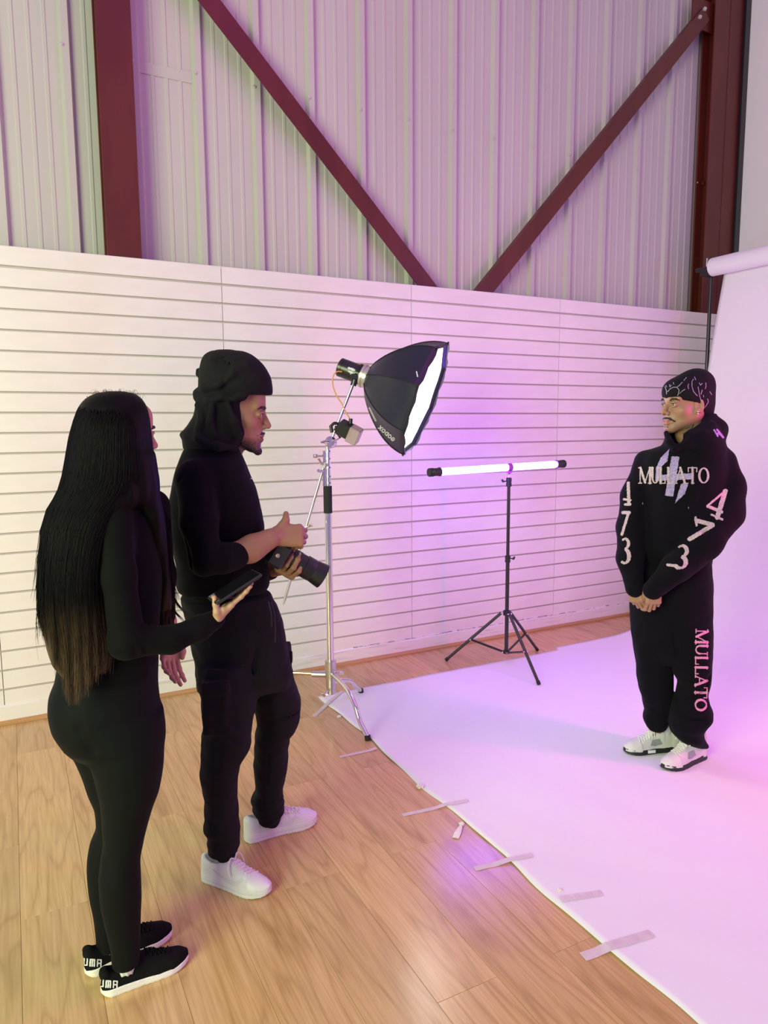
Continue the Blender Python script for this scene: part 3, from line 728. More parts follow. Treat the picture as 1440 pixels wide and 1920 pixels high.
    def mesh(s, smooth=1):
        d = s.d; d[0] = d[-1] = .5; d[:, 0] = d[:, -1] = .5; d[:, :, 0] = d[:, :, -1] = .5
        S = d < 0; c = np.zeros(tuple(s.n-1), np.int8)
        off = [(i, j, k) for i in (0, 1) for j in (0, 1) for k in (0, 1)]
        for o in off: c += S[o[0]:s.n[0]-1+o[0], o[1]:s.n[1]-1+o[1], o[2]:s.n[2]-1+o[2]]
        act = (c > 0) & (c < 8); I, J, K = np.nonzero(act); M_ = len(I)
        idx = -np.ones(c.shape, np.int32); idx[I, J, K] = np.arange(M_)
        acc = np.zeros((M_, 3)); cnt = np.zeros(M_)
        for a in range(3):
            o1, o2 = [q for q in range(3) if q != a]
            for u in (0, 1):
                for v in (0, 1):
                    o = [0, 0, 0]; o[o1] = u; o[o2] = v; e = list(o); e[a] = 1
                    A = d[I+o[0], J+o[1], K+o[2]]; B = d[I+e[0], J+e[1], K+e[2]]; x = (A < 0) != (B < 0)
                    t = np.where(x, A/np.where(x, A-B, 1), 0)
                    for q in range(3): acc[:, q] += np.where(x, o[q]+(t if q == a else 0), 0)
                    cnt += x
        V = s.lo+(np.stack([I, J, K], 1)+acc/cnt[:, None])*s.h
        F = []
        for a in range(3):
            b, c2 = (a+1) % 3, (a+2) % 3
            sl0 = [slice(None)]*3; sl1 = [slice(None)]*3; sl0[a] = slice(0, -1); sl1[a] = slice(1, None)
            A = S[tuple(sl0)]; B = S[tuple(sl1)]; E = np.nonzero(A != B); E = np.stack(E, 1)
            ok = (E[:, b] > 0) & (E[:, c2] > 0) & (E[:, b] < s.n[b]-1) & (E[:, c2] < s.n[c2]-1); E = E[ok]
            sg = A[E[:, 0], E[:, 1], E[:, 2]]
            eb = np.zeros(3, int); eb[b] = 1; ec = np.zeros(3, int); ec[c2] = 1
            q = [E-eb-ec, E-ec, E, E-eb]; q = [idx[p[:, 0], p[:, 1], p[:, 2]] for p in q]
            Q = np.stack(q, 1); Q = np.where(sg[:, None], Q, Q[:, ::-1]); F.append(Q)
        F = np.concatenate(F); F = F[(F >= 0).all(1)]
        for _ in range(smooth):
            acc = np.zeros_like(V); cn = np.zeros(len(V))
            for i in range(4):
                a, b = F[:, i], F[:, (i+1) % 4]
                for q in range(3): acc[:, q] += np.bincount(a, V[b, q], len(V))+np.bincount(b, V[a, q], len(V))
                cn += np.bincount(a, minlength=len(V))+np.bincount(b, minlength=len(V))
            V = V*.45+.55*acc/np.maximum(cn, 1)[:, None]
        return V, F
def np_mesh(V, F, name='mesh'):
    me = bpy.data.meshes.new(name); n = len(F); k = F.shape[1]
    me.vertices.add(len(V)); me.vertices.foreach_set('co', np.asarray(V, np.float32).ravel())
    me.loops.add(n*k); me.loops.foreach_set('vertex_index', F.astype(np.int32).ravel())
    me.polygons.add(n); me.polygons.foreach_set('loop_start', np.arange(0, n*k, k, dtype=np.int32)); 
    try: me.polygons.foreach_set('loop_total', np.full(n, k, np.int32))
    except Exception: pass
    me.update(calc_edges=True); me.validate(); me.shade_smooth(); return me
def join(parts):
    V = []; F = []; o = 0
    for v, f in parts: V.append(v); F.append(f+o); o += len(v)
    return np.concatenate(V), np.concatenate(F)
def xf(V, R, t): return V@np.array(R).T+np.array(t)
def rotz(a): c, s_ = math.cos(a), math.sin(a); return np.array([[c, -s_, 0], [s_, c, 0], [0, 0, 1.]])
def rotx(a): c, s_ = math.cos(a), math.sin(a); return np.array([[1, 0, 0], [0, c, -s_], [0, s_, c]])
def roty(a): c, s_ = math.cos(a), math.sin(a); return np.array([[c, 0, s_], [0, 1, 0], [-s_, 0, c]])
def set_col(me, fn):
    """per-vertex surface colour attribute; fn(V)->(n,3)"""
    n = len(me.vertices); V = np.empty(n*3, np.float32); me.vertices.foreach_get('co', V); V = V.reshape(-1, 3)
    c = np.concatenate([fn(V), np.ones((n, 1))], 1).astype(np.float32)
    at = me.color_attributes.new('col', 'FLOAT_COLOR', 'POINT'); at.data.foreach_set('color', c.ravel())
def mat_attr(name, rough=.5, bump=None, sss=0, spec=.5, sheen=0):
    m = mat(name, (.5, .5, .5), rough, spec=spec, bump=bump, sheen=sheen); nt = m.node_tree; a = nt.nodes.new('ShaderNodeAttribute'); a.attribute_name = 'col'
    nt.links.new(a.outputs['Color'], nt.nodes['Principled BSDF'].inputs['Base Color'])
    if sss:
        b = nt.nodes['Principled BSDF']; b.inputs['Subsurface Weight'].default_value = sss; b.inputs['Subsurface Scale'].default_value = .01; b.inputs['Subsurface Radius'].default_value = (1, .35, .2)
    return m
M['skin'] = mat_attr('skin', .48, bump=((260, 260, 260), .12, .0006), spec=.4)
def noise3(x, y, z, f=1.0, ph=0.0):
    return (np.sin(x*f*1.0+2.1*np.sin(y*f*.7+ph)+ph)+np.sin(y*f*1.1+1.9*np.sin(z*f*.8+ph*2)+1.3)+np.sin(z*f*.9+2.3*np.sin(x*f*.9-ph)+2.7))/3

# ------------------------------------------------------------------ head
def head_field(h=.0022, female=False, beard=0.0):
    f = Field((-.10, -.125, -.215), (.10, .15, .135), h); A = f
    A.ell((0, -.018, .032), (.074, .094, .084), k=.01)
    A.ell((0, .022, -.030), (.060, .068, .078), k=.03)
    for s in (-1, 1):
        A.cap((s*.050, .002, -.045), (s*.018, .068, -.094), .022, .016, k=.028)
        A.ell((s*.043, .052, -.026), (.021, .020, .018), k=.025)
        A.cap((s*.012, .086, .020), (s*.044, .070, .021), .0085, .008, k=.014)
    A.ell((0, .072, -.098), (.022, .019, .016), k=.02)
    A.ell((0, .060, .052), (.05, .034, .035), k=.03)
    for s in (-1, 1): A.ell((s*.031, .094, .000), (.018, .016, .0115), k=.010, op='s')
    A.ell((0, .074, -.060), (.027, .020, .024), k=.018)
    for s in (-1, 1):
        A.ell((s*.031, .0775, .000), (.0150, .0125, .0115), k=.006)
        A.chain([(s*.017, .0885, -.002), (s*.024, .0915, .0065), (s*.034, .0905, .0075), (s*.046, .0815, .001)], [.0022, .0028, .003, .0022], k=.004)
        A.chain([(s*.018, .0875, -.004), (s*.027, .0895, -.0085), (s*.037, .0875, -.0085), (s*.046, .080, -.002)], [.002, .0022, .0024, .002], k=.004)
    for s in (-1, 1): A.ell((s*.0315, .0945, -.0005), (.0120, .0100, .0043), k=.0015, op='s')
    A.cap((0, .086, .012), (0, .109, -.030), .0075, .0105, k=.013)
    for s in (-1, 1): A.ell((s*.0125, .098, -.036), (.0075, .0095, .0075), k=.007)
    for s in (-1, 1): A.ell((s*.0065, .104, -.0425), (.0036, .006, .004), k=.003, op='s')
    A.chain([(-.024, .083, -.0675), (-.009, .0945, -.0625), (0, .0945, -.0640), (.009, .0945, -.0625), (.024, .083, -.0675)], [.0035, .0052, .0048, .0052, .0035], k=.006)
    A.chain([(-.021, .083, -.071), (-.008, .0925, -.0755), (.008, .0925, -.0755), (.021, .083, -.071)], [.0035, .0062, .0062, .0035], k=.006)
    A.chain([(-.024, .088, -.0688), (0, .1005, -.0688), (.024, .088, -.0688)], [.0016, .0018, .0016], k=.003, op='s')
    for s in (-1, 1):
        R = rotz(s*.35)@rotx(-.15)
        A.ell((s*.076, -.006, -.004), (.0065, .018, .031), k=.006, R=R)
        A.ell((s*.080, -.002, -.002), (.006, .009, .017), k=.004, op='s', R=R)
        A.ell((s*.0745, .004, -.026), (.006, .008, .009), k=.006)
    A.chain([(0, -.022, -.05), (0, -.030, -.12), (0, -.040, -.21)], [.054, .053, .058], k=.03)
    A.cap((0, .022, -.115), (0, .020, -.150), .012, .013, k=.02)
    return f
def head_color(base, lip, dark=None, beard=0, brow=(.02, .012, .01)):
    base = np.array(base); lip = np.array(lip)
    def fn(V):
        x, y, z = V[:, 0], V[:, 1], V[:, 2]; c = np.tile(base, (len(V), 1))
        def mixin(m, col): nonlocal c; c = c*(1-m[:, None])+np.array(col)*m[:, None]
        m = np.clip(1-((x/.024)**2+((z+.069)/.0125)**2)**.5, 0, 1)*4; mixin(np.clip(m, 0, 1)*(y > .07)*.85, lip)
        m = np.clip(1.0-np.abs(np.sqrt(((np.abs(x)-.045)/.03)**2+((z+.028)/.03)**2)), 0, 1); mixin(m*.25*(y > .03), base*np.array([1.15, .85, .85]))
        m = np.exp(-((x)/.014)**2-((z+.034)/.012)**2)*(y > .09); mixin(m*.25, base*np.array([1.15, .8, .8]))
        if beard:
            n = noise3(x, y, z, 400)
            m = ((z < -.072) & (y > .0)).astype(float)*np.clip((-.066-z)/.02, 0, 1)*np.clip(1-np.maximum(0, (-.118-z))/.01, 0, 1)
            mixin(m*beard*(.8+.2*n), dark)
        m = np.exp(-((np.abs(x)-.031)/.020)**2-((z-.000)/.012)**2)*(y > .06); mixin(m*.35, base*.55)
        return c
    return fn
def tuft(pts, rs, h=.0012, amp=.0006, f0=900):
    P_ = np.array(pts); m = max(rs)+.004
    F_ = Field(P_.min(0)-m, P_.max(0)+m, h); F_.chain(pts, rs, k=.003); F_.disp(lambda x, y, z: amp*noise3(x, y, z, f0), .01); return F_.mesh(0)

# ------------------------------------------------------------------ hand
def hand(F, wr, dirv, nrm, curls, spread=.16, thumb=None, size=1.0, side=1, palm=True, info=None):
    """adds a hand to field F. wr wrist point, dirv wrist->knuckles, nrm = back of the hand direction,
    curls = 4x(base, mid, tip) degrees toward the palm, side=+1: thumb toward cross(dirv,nrm)"""
    d = np.array(dirv, float); d /= np.linalg.norm(d); n = np.array(nrm, float); n -= d*(n@d); n /= np.linalg.norm(n); t = np.cross(d, n)*side
    wr = np.array(wr, float); S = size
    if palm:
        for u, r in ((.028, .0135), (.010, .014), (-.010, .0138), (-.027, .0125)):
            F.cap(wr+t*u*.55*S+d*.008*S, wr+t*u*S+d*.078*S, .0145*S, r*S*.88, k=.012*S)
        F.cap(wr+t*.020*S+d*.02*S-n*.008*S, wr+t*.030*S+d*.045*S-n*.010*S, .014*S, .013*S, k=.012*S)
        F.cap(wr-t*.020*S+d*.02*S-n*.006*S, wr-t*.024*S+d*.055*S-n*.006*S, .013*S, .011*S, k=.012*S)
    L = [(.043, .026, .022), (.047, .030, .023), (.044, .028, .023), (.034, .021, .020)]
    R_ = [.0088, .0090, .0086, .0076]; tips = []
    for i in range(4):
        u = (.028, .0095, -.0095, -.027)[i]; base = wr+t*u*S+d*(.080, .084, .080, .073)[i]*S
        a = spread*(1.0, .3, -.35, -1.1)[i]; fd = d*math.cos(a)+t*math.sin(a); pn = n.copy(); p = base; ang = 0; r = R_[i]*S
        pts = [p]; 
        for j in range(3):
            ang += math.radians(curls[i][j]); v = fd*math.cos(ang)-pn*math.sin(ang); p = p+v*L[i][j]*S; pts.append(p)
        F.chain(pts, [r*1.02, r*.97, r*.9, r*.78], k=.0035*S)
        for q in pts[1:3]: F.ell(q, (r*1.06,)*3, k=.003)
        tips.append((pts[-1], v, -pn*math.cos(ang)-fd*math.sin(ang), r*.78))
    if thumb is not None:     # list of three joint points relative to wrist in (t, d, n)
        q = [wr+t*a*S+d*b*S+n*c*S for a, b, c in thumb]
        F.chain(q, [.0155*S, .0120*S, .0105*S, .0088*S][:len(q)], k=.010*S)
        v = q[-1]-q[-2]; v /= np.linalg.norm(v); tips.append((q[-1], v, n, .0088*S))
    return tips
def nails(tips, col_me, parent, m, side_out=True):
    out = []
    for (p, v, palmdir, r) in tips:
        v = np.array(v); o = -np.array(palmdir); o -= v*(o@v); o /= np.linalg.norm(o)+1e-9; w = np.cross(v, o)
        bm = bmesh.new(); c = p+o*r*.80+v*r*.15
        g = bmesh.ops.create_uvsphere(bm, u_segments=10, v_segments=6, radius=1)
        for q in bm.verts:
            x, y, z = q.co; q.co = Vector(c+w*x*r*.72+v*y*r*.95+o*z*r*.28)
        me = bm_me(bm); me.shade_smooth(); out.append(link('nail', me, m, parent))
    return out

# ------------------------------------------------------------------ shoe
def shoe(name, parent, heel, toe, flip=1, style='white', h=.0032, label=None):
    """heel, toe = floor points in the person's frame (rear-most and front-most)"""
    heel = np.array(heel, float); toe = np.array(toe, float); v = toe-heel; L_ = np.linalg.norm(v[:2]); ang = math.atan2(v[1], v[0])-PI/2
    k = L_/.30; root_loc = (heel[0], heel[1], 0.0)
    st_ = dict(white=(.034, .046, .100), run=(.024, .043, .092), high=(.028, .047, .132))[style]
    sole_h, hw0, col_h = st_
    def hw(y):   # half width along the shoe
        t = np.clip(y/.30, 0, 1); w = np.interp(t, [0, .25, .45, .60, .74, 1], [.034, .0355, .037, .043, .047, .047])*np.sqrt(1-np.clip((t-.70)/.30, 0, 1)**2.4)*np.sqrt(1-np.clip((.13-t)/.13, 0, 1)**2.4); return w*hw0/.046
    def cx(y): t = np.clip(y/.30, 0, 1); return flip*(.006*np.sin((t-.3)*PI*1.3))
    def top(y):  # height of upper surface
        t = np.clip(y/.30, 0, 1); return np.interp(t, [0, .06, .2, .34, .48, .62, .76, .9, 1], [col_h*.93, col_h, col_h*.98, col_h+.012, .098, .082, .070, .058, .040])
    F = Field((-.065, -.012, -.006), (.065, .315, col_h+.06), h); X, Y, Z = np.ix_(*F.ax)
    tt = np.clip(Y/.30, 0, 1)
    bot = .012*np.clip((tt-.72)/.28, 0, 1)**2+(.010*np.clip((.08-tt)/.08, 0, 1) if style != 'white' else .003*np.clip((.05-tt)/.05, 0, 1))
    st = sole_h+(.004*np.clip((.3-tt)/.3, 0, 1)+.003*np.sin(tt*6) if style == 'run' else .004*np.clip((.35-tt)/.35, 0, 1))+.006*np.clip((tt-.8)/.2, 0, 1)
    W = hw(Y)*(1.0+.05*(Z < .012))
    if style == 'run': W = W*(1.0+.05*np.sin(np.clip(Z/.035, 0, 1)*PI))
    q = np.abs(X-cx(Y))-W; dy = np.maximum(-Y, Y-.30)
    d = np.maximum(np.maximum(q, dy), np.maximum(Z-st, bot-Z)); F.d = d.astype(np.float32)
    if style == 'white':
        F.disp(lambda x, y, z: -.0012*(np.abs(z-.020) < .004)*1.0, .01)
        F.disp(lambda x, y, z: .0006*np.sign(np.sin(y*900))*(z < .010), .006)
    V, Q = F.mesh(1); sole_v = (V, Q)
    # upper
    F = Field((-.060, -.010, .01), (.060, .31, col_h+.06), h); X, Y, Z = np.ix_(*F.ax); tt = np.clip(Y/.30, 0, 1)
    Hh = top(Y)-.02; z_ = (Z-.018)/np.maximum(Hh, .01)
    Wt = hw(Y)*.985*(1-.10*np.clip(z_, 0, 1))*np.interp(tt, [0, .1, .4, .6, 1], [.90, .86, .88, .96, .98]); W0 = hw(Y)*.985
    zz = np.clip(z_, 0, 1.3); prof = np.interp(tt, [0, .3, .5, .7, 1], [.80, .70, .72, .95, 1.0])
    wz = W0*(1-(1-prof)*zz)
    q = (np.abs((X-cx(Y))/np.maximum(wz, .004))**2.4+np.abs(np.maximum(z_, 0))**np.interp(tt, [0, .4, .7, 1], [7, 4, 2.4, 2.2]))**(1/2.4)-1
    d = q*np.minimum(np.maximum(wz, .01), .035); d = np.maximum(d, np.maximum(-Y+.001, Y-.297)); d = np.maximum(d, .02-Z)
    F.d = d.astype(np.float32)
    # ankle opening
    F.ell((0, .070, col_h+.012), (.030, .056, .034), k=.006, op='s')
    # tongue
    F.cap((0, .135, col_h+.000), (0, .175, .080), .018, .020, k=.006, sc=((0, .6, 1), .45))
    if style == 'run': F.cap((-.012, .012, col_h-.014), (.012, .012, col_h-.014), .011, .011, k=.016)
    if style in ('white', 'high'):
        # stitched toe cap step, eyestay panel, heel counter
        F.disp(lambda x, y, z: -.0014*((y > .222)) - .0015*((y > .10) & (y < .215) & (np.abs(x-0) < .034) & (np.abs(x) > .013) & (z > .055)) - .0013*(y < .055), .012)
    F.disp(lambda x, y, z: .0008*noise3(x, y, z, 90, 1.2), .01)
    V2, Q2 = F.mesh(1)
    R = rotz(ang); sk = np.array([k, k, k])
    up = link(name, np_mesh(V2*sk, Q2), {'white': 'shoe_white', 'run': 'shoe_black', 'high': 'shoe_leather'}[style], parent, root_loc, (0, 0, ang))
    if label: up['label'] = label
    link('sole', np_mesh(sole_v[0]*sk, sole_v[1]), {'white': 'shoe_white', 'run': 'sole_white', 'high': 'sole_black'}[style], up)
    bv = BVHTree.FromPolygons([tuple(p) for p in (V2*sk).tolist()], [tuple(p) for p in Q2.tolist()])
    def drop(x, y, off=.002):
        hit = bv.ray_cast(Vector((x*k, y*k, .3)), Vector((0, 0, -1)))
        return (hit[0]+hit[1]*off) if hit[0] else None
    # laces
    ys = np.linspace(.150, .222 if style != 'high' else .215, 6)
    for i, y in enumerate(ys):
        for s in (-1, 1):
            if s == 1 and i == len(ys)-1: continue
            pts = [drop(x*s, y+(x+.020)*.30) for x in np.linspace(-.021, .021, 7)]
            pts = [p for p in pts if p is not None]
            if len(pts) > 3: link('lace', tube(pts, .0026*k, 6), {'white': 'lace_white', 'run': 'shoe_black', 'high': 'lace_white'}[style], up)
    if style != 'run':
        for s in (-1, 1):
            a = drop(0, .150, .004)
            if a is not None:
                pts = catmull([a, a+Vector((s*.018, -.006, .012)), a+Vector((s*.040, -.004, -.006)), a+Vector((s*.046, .006, -.034))], 5) if style == 'white' else catmull([a, a+Vector((s*.016, .0, .012)), a+Vector((s*.034, .006, -.004)), a+Vector((s*.040, .012, -.022))], 5)
                link('lace', tube(pts, .0022, 6), 'lace_white', up)
    shoe.last = (xf(V2*sk, R, root_loc), Q2, Matrix.Translation(Vector(root_loc)) @ Matrix.Rotation(ang, 4, 'Z'))
    return up, bv, k
M['shoe_white'] = mat('white_leather', (.74, .75, .74), .42, noise=((30, 30, 30), (.70, .71, .70), .4, .7), bump=((120, 120, 120), .15, .001))
M['shoe_leather'] = mat('offwhite_leather', (.66, .64, .63), .5, bump=((90, 90, 90), .2, .001))
M['shoe_black'] = mat('black_mesh_fabric', (.005, .005, .006), .9, spec=.15, bump=((400, 400, 400), .4, .001))
M['sole_white'] = mat('white_foam', (.78, .76, .72), .5)
M['sole_black'] = mat('black_sole', (.014, .016, .016), .5)
M['lace_white'] = mat('white_lace', (.78, .76, .72), .7)
M['grey_panel'] = mat('grey_panel', (.30, .32, .34), .35)

# ------------------------------------------------------------------ decals: print laid on a garment's surface in small cells
def raster(strokes, x0, y0, x1, y1, step, jitter=0):
    nx = int((x1-x0)/step)+1; ny = int((y1-y0)/step)+1
    gx, gy = np.meshgrid(x0+(np.arange(nx)+.5)*step, y0+(np.arange(ny)+.5)*step); m = np.zeros(gx.shape, bool)
    jx = gx+(rng.rand(*gx.shape)-.5)*jitter; jy = gy+(rng.rand(*gy.shape)-.5)*jitter
    for s in strokes:
        if s[0] == 'l':
            _, ax_, ay, bx_, by, w = s[:6]; w2 = s[6] if len(s) > 6 else w
            dx, dy = bx_-ax_, by-ay; L2 = dx*dx+dy*dy+1e-9; t = np.clip(((jx-ax_)*dx+(jy-ay)*dy)/L2, 0, 1)
            m |= np.hypot(jx-ax_-t*dx, jy-ay-t*dy) < (w+(w2-w)*t)/2
        elif s[0] == 'p':
            P_ = s[1]; ins = np.zeros(gx.shape, bool); n = len(P_)
            for i in range(n):
                (ax_, ay), (bx_, by) = P_[i], P_[(i+1) % n]
                cnd = ((ay > jy) != (by > jy)) & (jx < (bx_-ax_)*(jy-ay)/((by-ay) if by != ay else 1e-9)+ax_); ins ^= cnd
            m |= ins
    return m
def glyph(ch, ox, oy, w, h, ux=(1, 0), uy=(0, 1), thick=.17, thin=.07, serif=True, msize=99):
    """serif capital in strokes; (ox,oy) top-left, unit axes ux (right) uy (down) in picture pixels"""
    def P_(a, b): return (ox+a*w*ux[0]+b*h*uy[0], oy+a*w*ux[1]+b*h*uy[1])
    m_ = min(w, h, msize)*1.0; T, t = thick*m_, max(thin*m_, 0); out = []
    def l(a, b, c, d, q): A = P_(a, b); B = P_(c, d); out.append(('l', A[0], A[1], B[0], B[1], q))
    def arc(cx_, cy_, rx, ry, a0, a1, wa, wb, n=14):
        pr = None
        for i in range(n+1):
            a = math.radians(a0+(a1-a0)*i/n); q = (cx_+rx*math.cos(a), cy_+ry*math.sin(a)); ww = wa+(wb-wa)*abs(math.cos(a))
            if pr: l(pr[0], pr[1], q[0], q[1], ww)
            pr = q
    def sf(x, y, r=.13):
        if serif: l(x-r, y, x+r, y, t)
    if ch == 'M': l(.1, 0, .1, 1, t); l(.9, 0, .9, 1, T); l(.12, 0, .5, .95, T); l(.5, .95, .88, 0, t); sf(.1, 1); sf(.9, 1); sf(.08, 0, .1); sf(.92, 0, .1)
    elif ch == 'U': l(.15, 0, .15, .6, T); l(.85, 0, .85, .6, t); arc(.5, .62, .35, .36, 180, 0, t, (T+t)/2); sf(.15, 0); sf(.85, 0)
    elif ch == 'L': l(.22, 0, .22, 1, T); l(.1, 1, .92, 1, t); l(.92, 1, .92, .75, t); sf(.22, 0)
    elif ch == 'A': l(.5, 0, .1, 1, t); l(.48, 0, .88, 1, T); l(.26, .64, .74, .64, t); sf(.1, 1, .1); sf(.88, 1, .12)
    elif ch == 'T': l(.5, 0, .5, 1, T); l(.03, 0, .97, 0, t); l(.03, 0, .03, .25, t); l(.97, 0, .97, .25, t); sf(.5, 1)
    elif ch == 'O': arc(.5, .5, .40, .47, 0, 360, t, T, 24)
    elif ch == '4': l(.62, 0, .62, 1, T*1.1); l(.60, 0, .04, .70, t*1.2); l(.04, .70, .97, .70, t*1.3); sf(.62, 1, .2)
    elif ch == '7': l(.05, .06, .95, .06, T); l(.05, .0, .05, .28, t); l(.92, .08, .36, .98, T)
    elif ch == '3': arc(.45, .25, .33, .23, 200, 450, t, T); arc(.45, .72, .40, .27, 270, 510, t, T); l(.12, .84, .13, .86, T*1.2); l(.16, .2, .17, .2, T)
    elif ch == 'P': l(.2, 0, .2, 1, T); l(.2, .05, .7, .05, T); l(.78, .1, .78, .5, T); l(.2, .55, .7, .55, T)
    elif ch == 'm': l(.12, .08, .12, 1, T); l(.5, .08, .5, 1, T); l(.88, .08, .88, 1, T); l(.12, .08, .88, .08, T)
    elif ch == 'u': l(.15, 0, .15, .92, T); l(.85, 0, .85, .92, T); l(.15, .92, .85, .92, T)
    elif ch == 'a': l(.15, .08, .15, 1, T); l(.85, .08, .85, 1, T); l(.15, .08, .85, .08, T); l(.15, .58, .85, .58, T)
    elif ch == 'G': arc(.5, .5, .42, .45, -50, -320, T, T, 20); l(.55, .55, .92, .55, T); l(.92, .55, .92, .8, T)
    elif ch == 'D': l(.12, .03, .12, .97, T); arc(.3, .5, .55, .46, -90, 90, T, T, 14); l(.12, .04, .35, .04, T); l(.12, .96, .35, .96, T)
    elif ch == 'o': arc(.5, .5, .42, .45, 0, 360, T, T, 24)
    elif ch == 'X': l(.08, 0, .92, 1, T); l(.92, 0, .08, 1, T)
    return out
def decal(name, fr, bv, strokes, bounds, step, m, parent, off=.0016, jitter=0, maxd=None):
    """project the print along the photographer's line of sight onto a garment already built in frame fr"""
    x0, y0, x1, y1 = bounds; mk = raster(strokes, x0, y0, x1, y1, step, jitter); ny, nx = mk.shape
    C = Vector(fr.cam()); cache = {}
    def vert(i, j):
        if (i, j) not in cache:
            d = ray(x0+i*step, y0+j*step); d = Vector((d@fr.R, d@fr.F, d[2])).normalized(); hh = bv.ray_cast(C, d)
            cache[(i, j)] = (hh[0]-d*off, hh[3]) if hh[0] else None
        return cache[(i, j)]
    vs = []; ids = {}; fs = []
    for j, i in zip(*np.nonzero(mk)):
        q = [(i, j), (i+1, j), (i+1, j+1), (i, j+1)]; h_ = [vert(*a) for a in q]
        if any(a is None for a in h_): continue
        dd = [a[1] for a in h_]
        if max(dd)-min(dd) > .035: continue
        f = []
        for a, b in zip(q, h_):
            if a not in ids: ids[a] = len(vs); vs.append(tuple(b[0]))
            f.append(ids[a])
        fs.append(tuple(f[::-1]))
    if not fs: print('EMPTY DECAL', name); return None
    return link(name, me_from(vs, fs), m, parent)
def bvh(V, F): return BVHTree.FromPolygons([tuple(p) for p in V.tolist()], [tuple(p) for p in F.tolist()])
def limb(fr, pts, w):
    """pixel path [(px,py,f)] with half widths in px -> points and radii"""
    P_ = [fr.pt(*p) for p in pts]; R_ = [q*(fr.D+p[2])/FPX/ (ray(*p[:2])@fr.F)**1 for p, q in zip(pts, w)]
    return P_, R_
def secs(fr, rows):
    """rows (py, xl, xr, depth_half, f) silhouette edges in the photograph -> level sections"""
    out = []
    for (y, xl, xr, b, f) in rows:
        a = fr.pt(xl, y, f); c = fr.pt(xr, y, f); out.append(((a[2]+c[2])/2, (a[0]+c[0])/2, f, (c[0]-a[0])/2, b))
    return out
# ------------------------------------------------------------------ people
def G(px, py): return Frame(*on_floor(px, py)[:2])
def fold(F, fr, lines, r=.006, k=.018, op='s'):
    for ln in lines:
        F.chain([fr.pt(*p) for p in ln], [r]*len(ln), k=k, op=op)
SK_L = (.46, .26, .17); SK_M = (.34, .175, .10); SK_T = (.36, .19, .12)
for nm, c, rg in (('top_black', (.0022, .0022, .0026), .85), ('legging_black', (.0030, .0036, .0040), .75), ('sweat_black', (.0034, .0034, .0048), .9), ('cargo_black', (.0120, .0118, .0135), .9), ('hoodie_black', (.0036, .0030, .0060), .9), ('durag_black', (.0090, .0080, .0100), .85)):
    M[nm] = mat(nm, c, rg, spec=.12, sheen=.02, bump=((600, 600, 600), .35, .0008) if 'legging' not in nm else ((900, 900, 900), .2, .0004))
M['hair'] = mat_attr('hair', .55, spec=.10, bump=((260, 260, 6), .5, .002))
M['hair_black'] = mat('hair_black', (.008, .006, .006), .5)
M['nail_pale'] = mat('nail_pale', (.72, .62, .60), .25)
M['nail'] = mat('nail', (.45, .26, .20), .3)
M['eye'] = mat('eye_white', (.55, .50, .48), .15, coat=.5); M['iris'] = mat('iris', (.03, .015, .01), .1, coat=.6)
M['sock'] = mat('ribbed_sock', (.62, .62, .62), .9)

def head_parts(fr, root, c, yaw, pitch, sc, base, lip, beard=0, roll=0.0):
    """head mesh verts in the person's frame plus eyes and brows as children"""
    R = rotz(yaw-PI/2)@rotx(-pitch)@roty(roll)*sc
    V, Q = head_field().mesh(1)
    cols = head_color(base, lip, (.02, .013, .011), beard)(V)
    out = (xf(V, R, c), Q, cols)
    for s in (-1, 1):
        bm = bmesh.new(); bmesh.ops.create_uvsphere(bm, u_segments=16, v_segments=10, radius=.0118)
        me = bm_me(bm); me.shade_smooth(); e = link('eye', me, 'eye', root, tuple(R@np.array([s*.0312, .0785, -.0005])+c)); e.scale = (sc,)*3
        bm = bmesh.new(); bmesh.ops.create_uvsphere(bm, u_segments=14, v_segments=8, radius=.0055)
        me = bm_me(bm); me.shade_smooth(); link('iris', me, 'iris', e, tuple(R@np.array([0, .0078, 0])/sc))
        a, b = tuft([(s*.019, .0900, .0025), (s*.026, .0925, .0050), (s*.035, .0915, .0050), (s*.044, .0850, .0015)], [.0010, .0014, .0014, .0012], amp=.0003); link('eyelash', np_mesh(xf(a, R, c), b), 'hair_black', root)
        p = [(s*.016, .0925, .0175), (s*.028, .0935, .0225), (s*.040, .0865, .0225), (s*.050, .0745, .0165)]
        a, b = tuft(p, [.0030, .0040, .0034, .0018]); link('eyebrow', np_mesh(xf(a, R, c), b), 'hair_black', root)
    return out, R

def finish_body(fr, root, name, pieces):
    """one continuous skin mesh made of (V, F, colours)"""
    V = np.concatenate([p[0] for p in pieces]); Fc = []; o = 0
    for p in pieces: Fc.append(p[1]+o); o += len(p[0])
    C_ = np.concatenate([p[2] for p in pieces]); me = np_mesh(V, np.concatenate(Fc))
    if len(me.vertices) == len(V): set_col(me, lambda _: C_)
    else: set_col(me, lambda V_: np.tile(np.array(pieces[0][2][0]), (len(V_), 1)))
    return link(name, me, 'skin', root)
def core(fr, joints, h=.011):
    """coarse body under the clothes from joint chains [(points, radii)]"""
    P_ = np.concatenate([np.array(c[0]) for c in joints]); F = Field(P_.min(0)-.16, P_.max(0)+.16, h)
    for pts, rs in joints: F.chain(pts, [q*.72 for q in rs], k=.03)
    return F.mesh(2)
def tone(base, k=.06):
    base = np.array(base)
    return lambda V: base*(1+k*noise3(V[:, 0], V[:, 1], V[:, 2], 60)[:, None]*np.array([.6, 1, 1]))

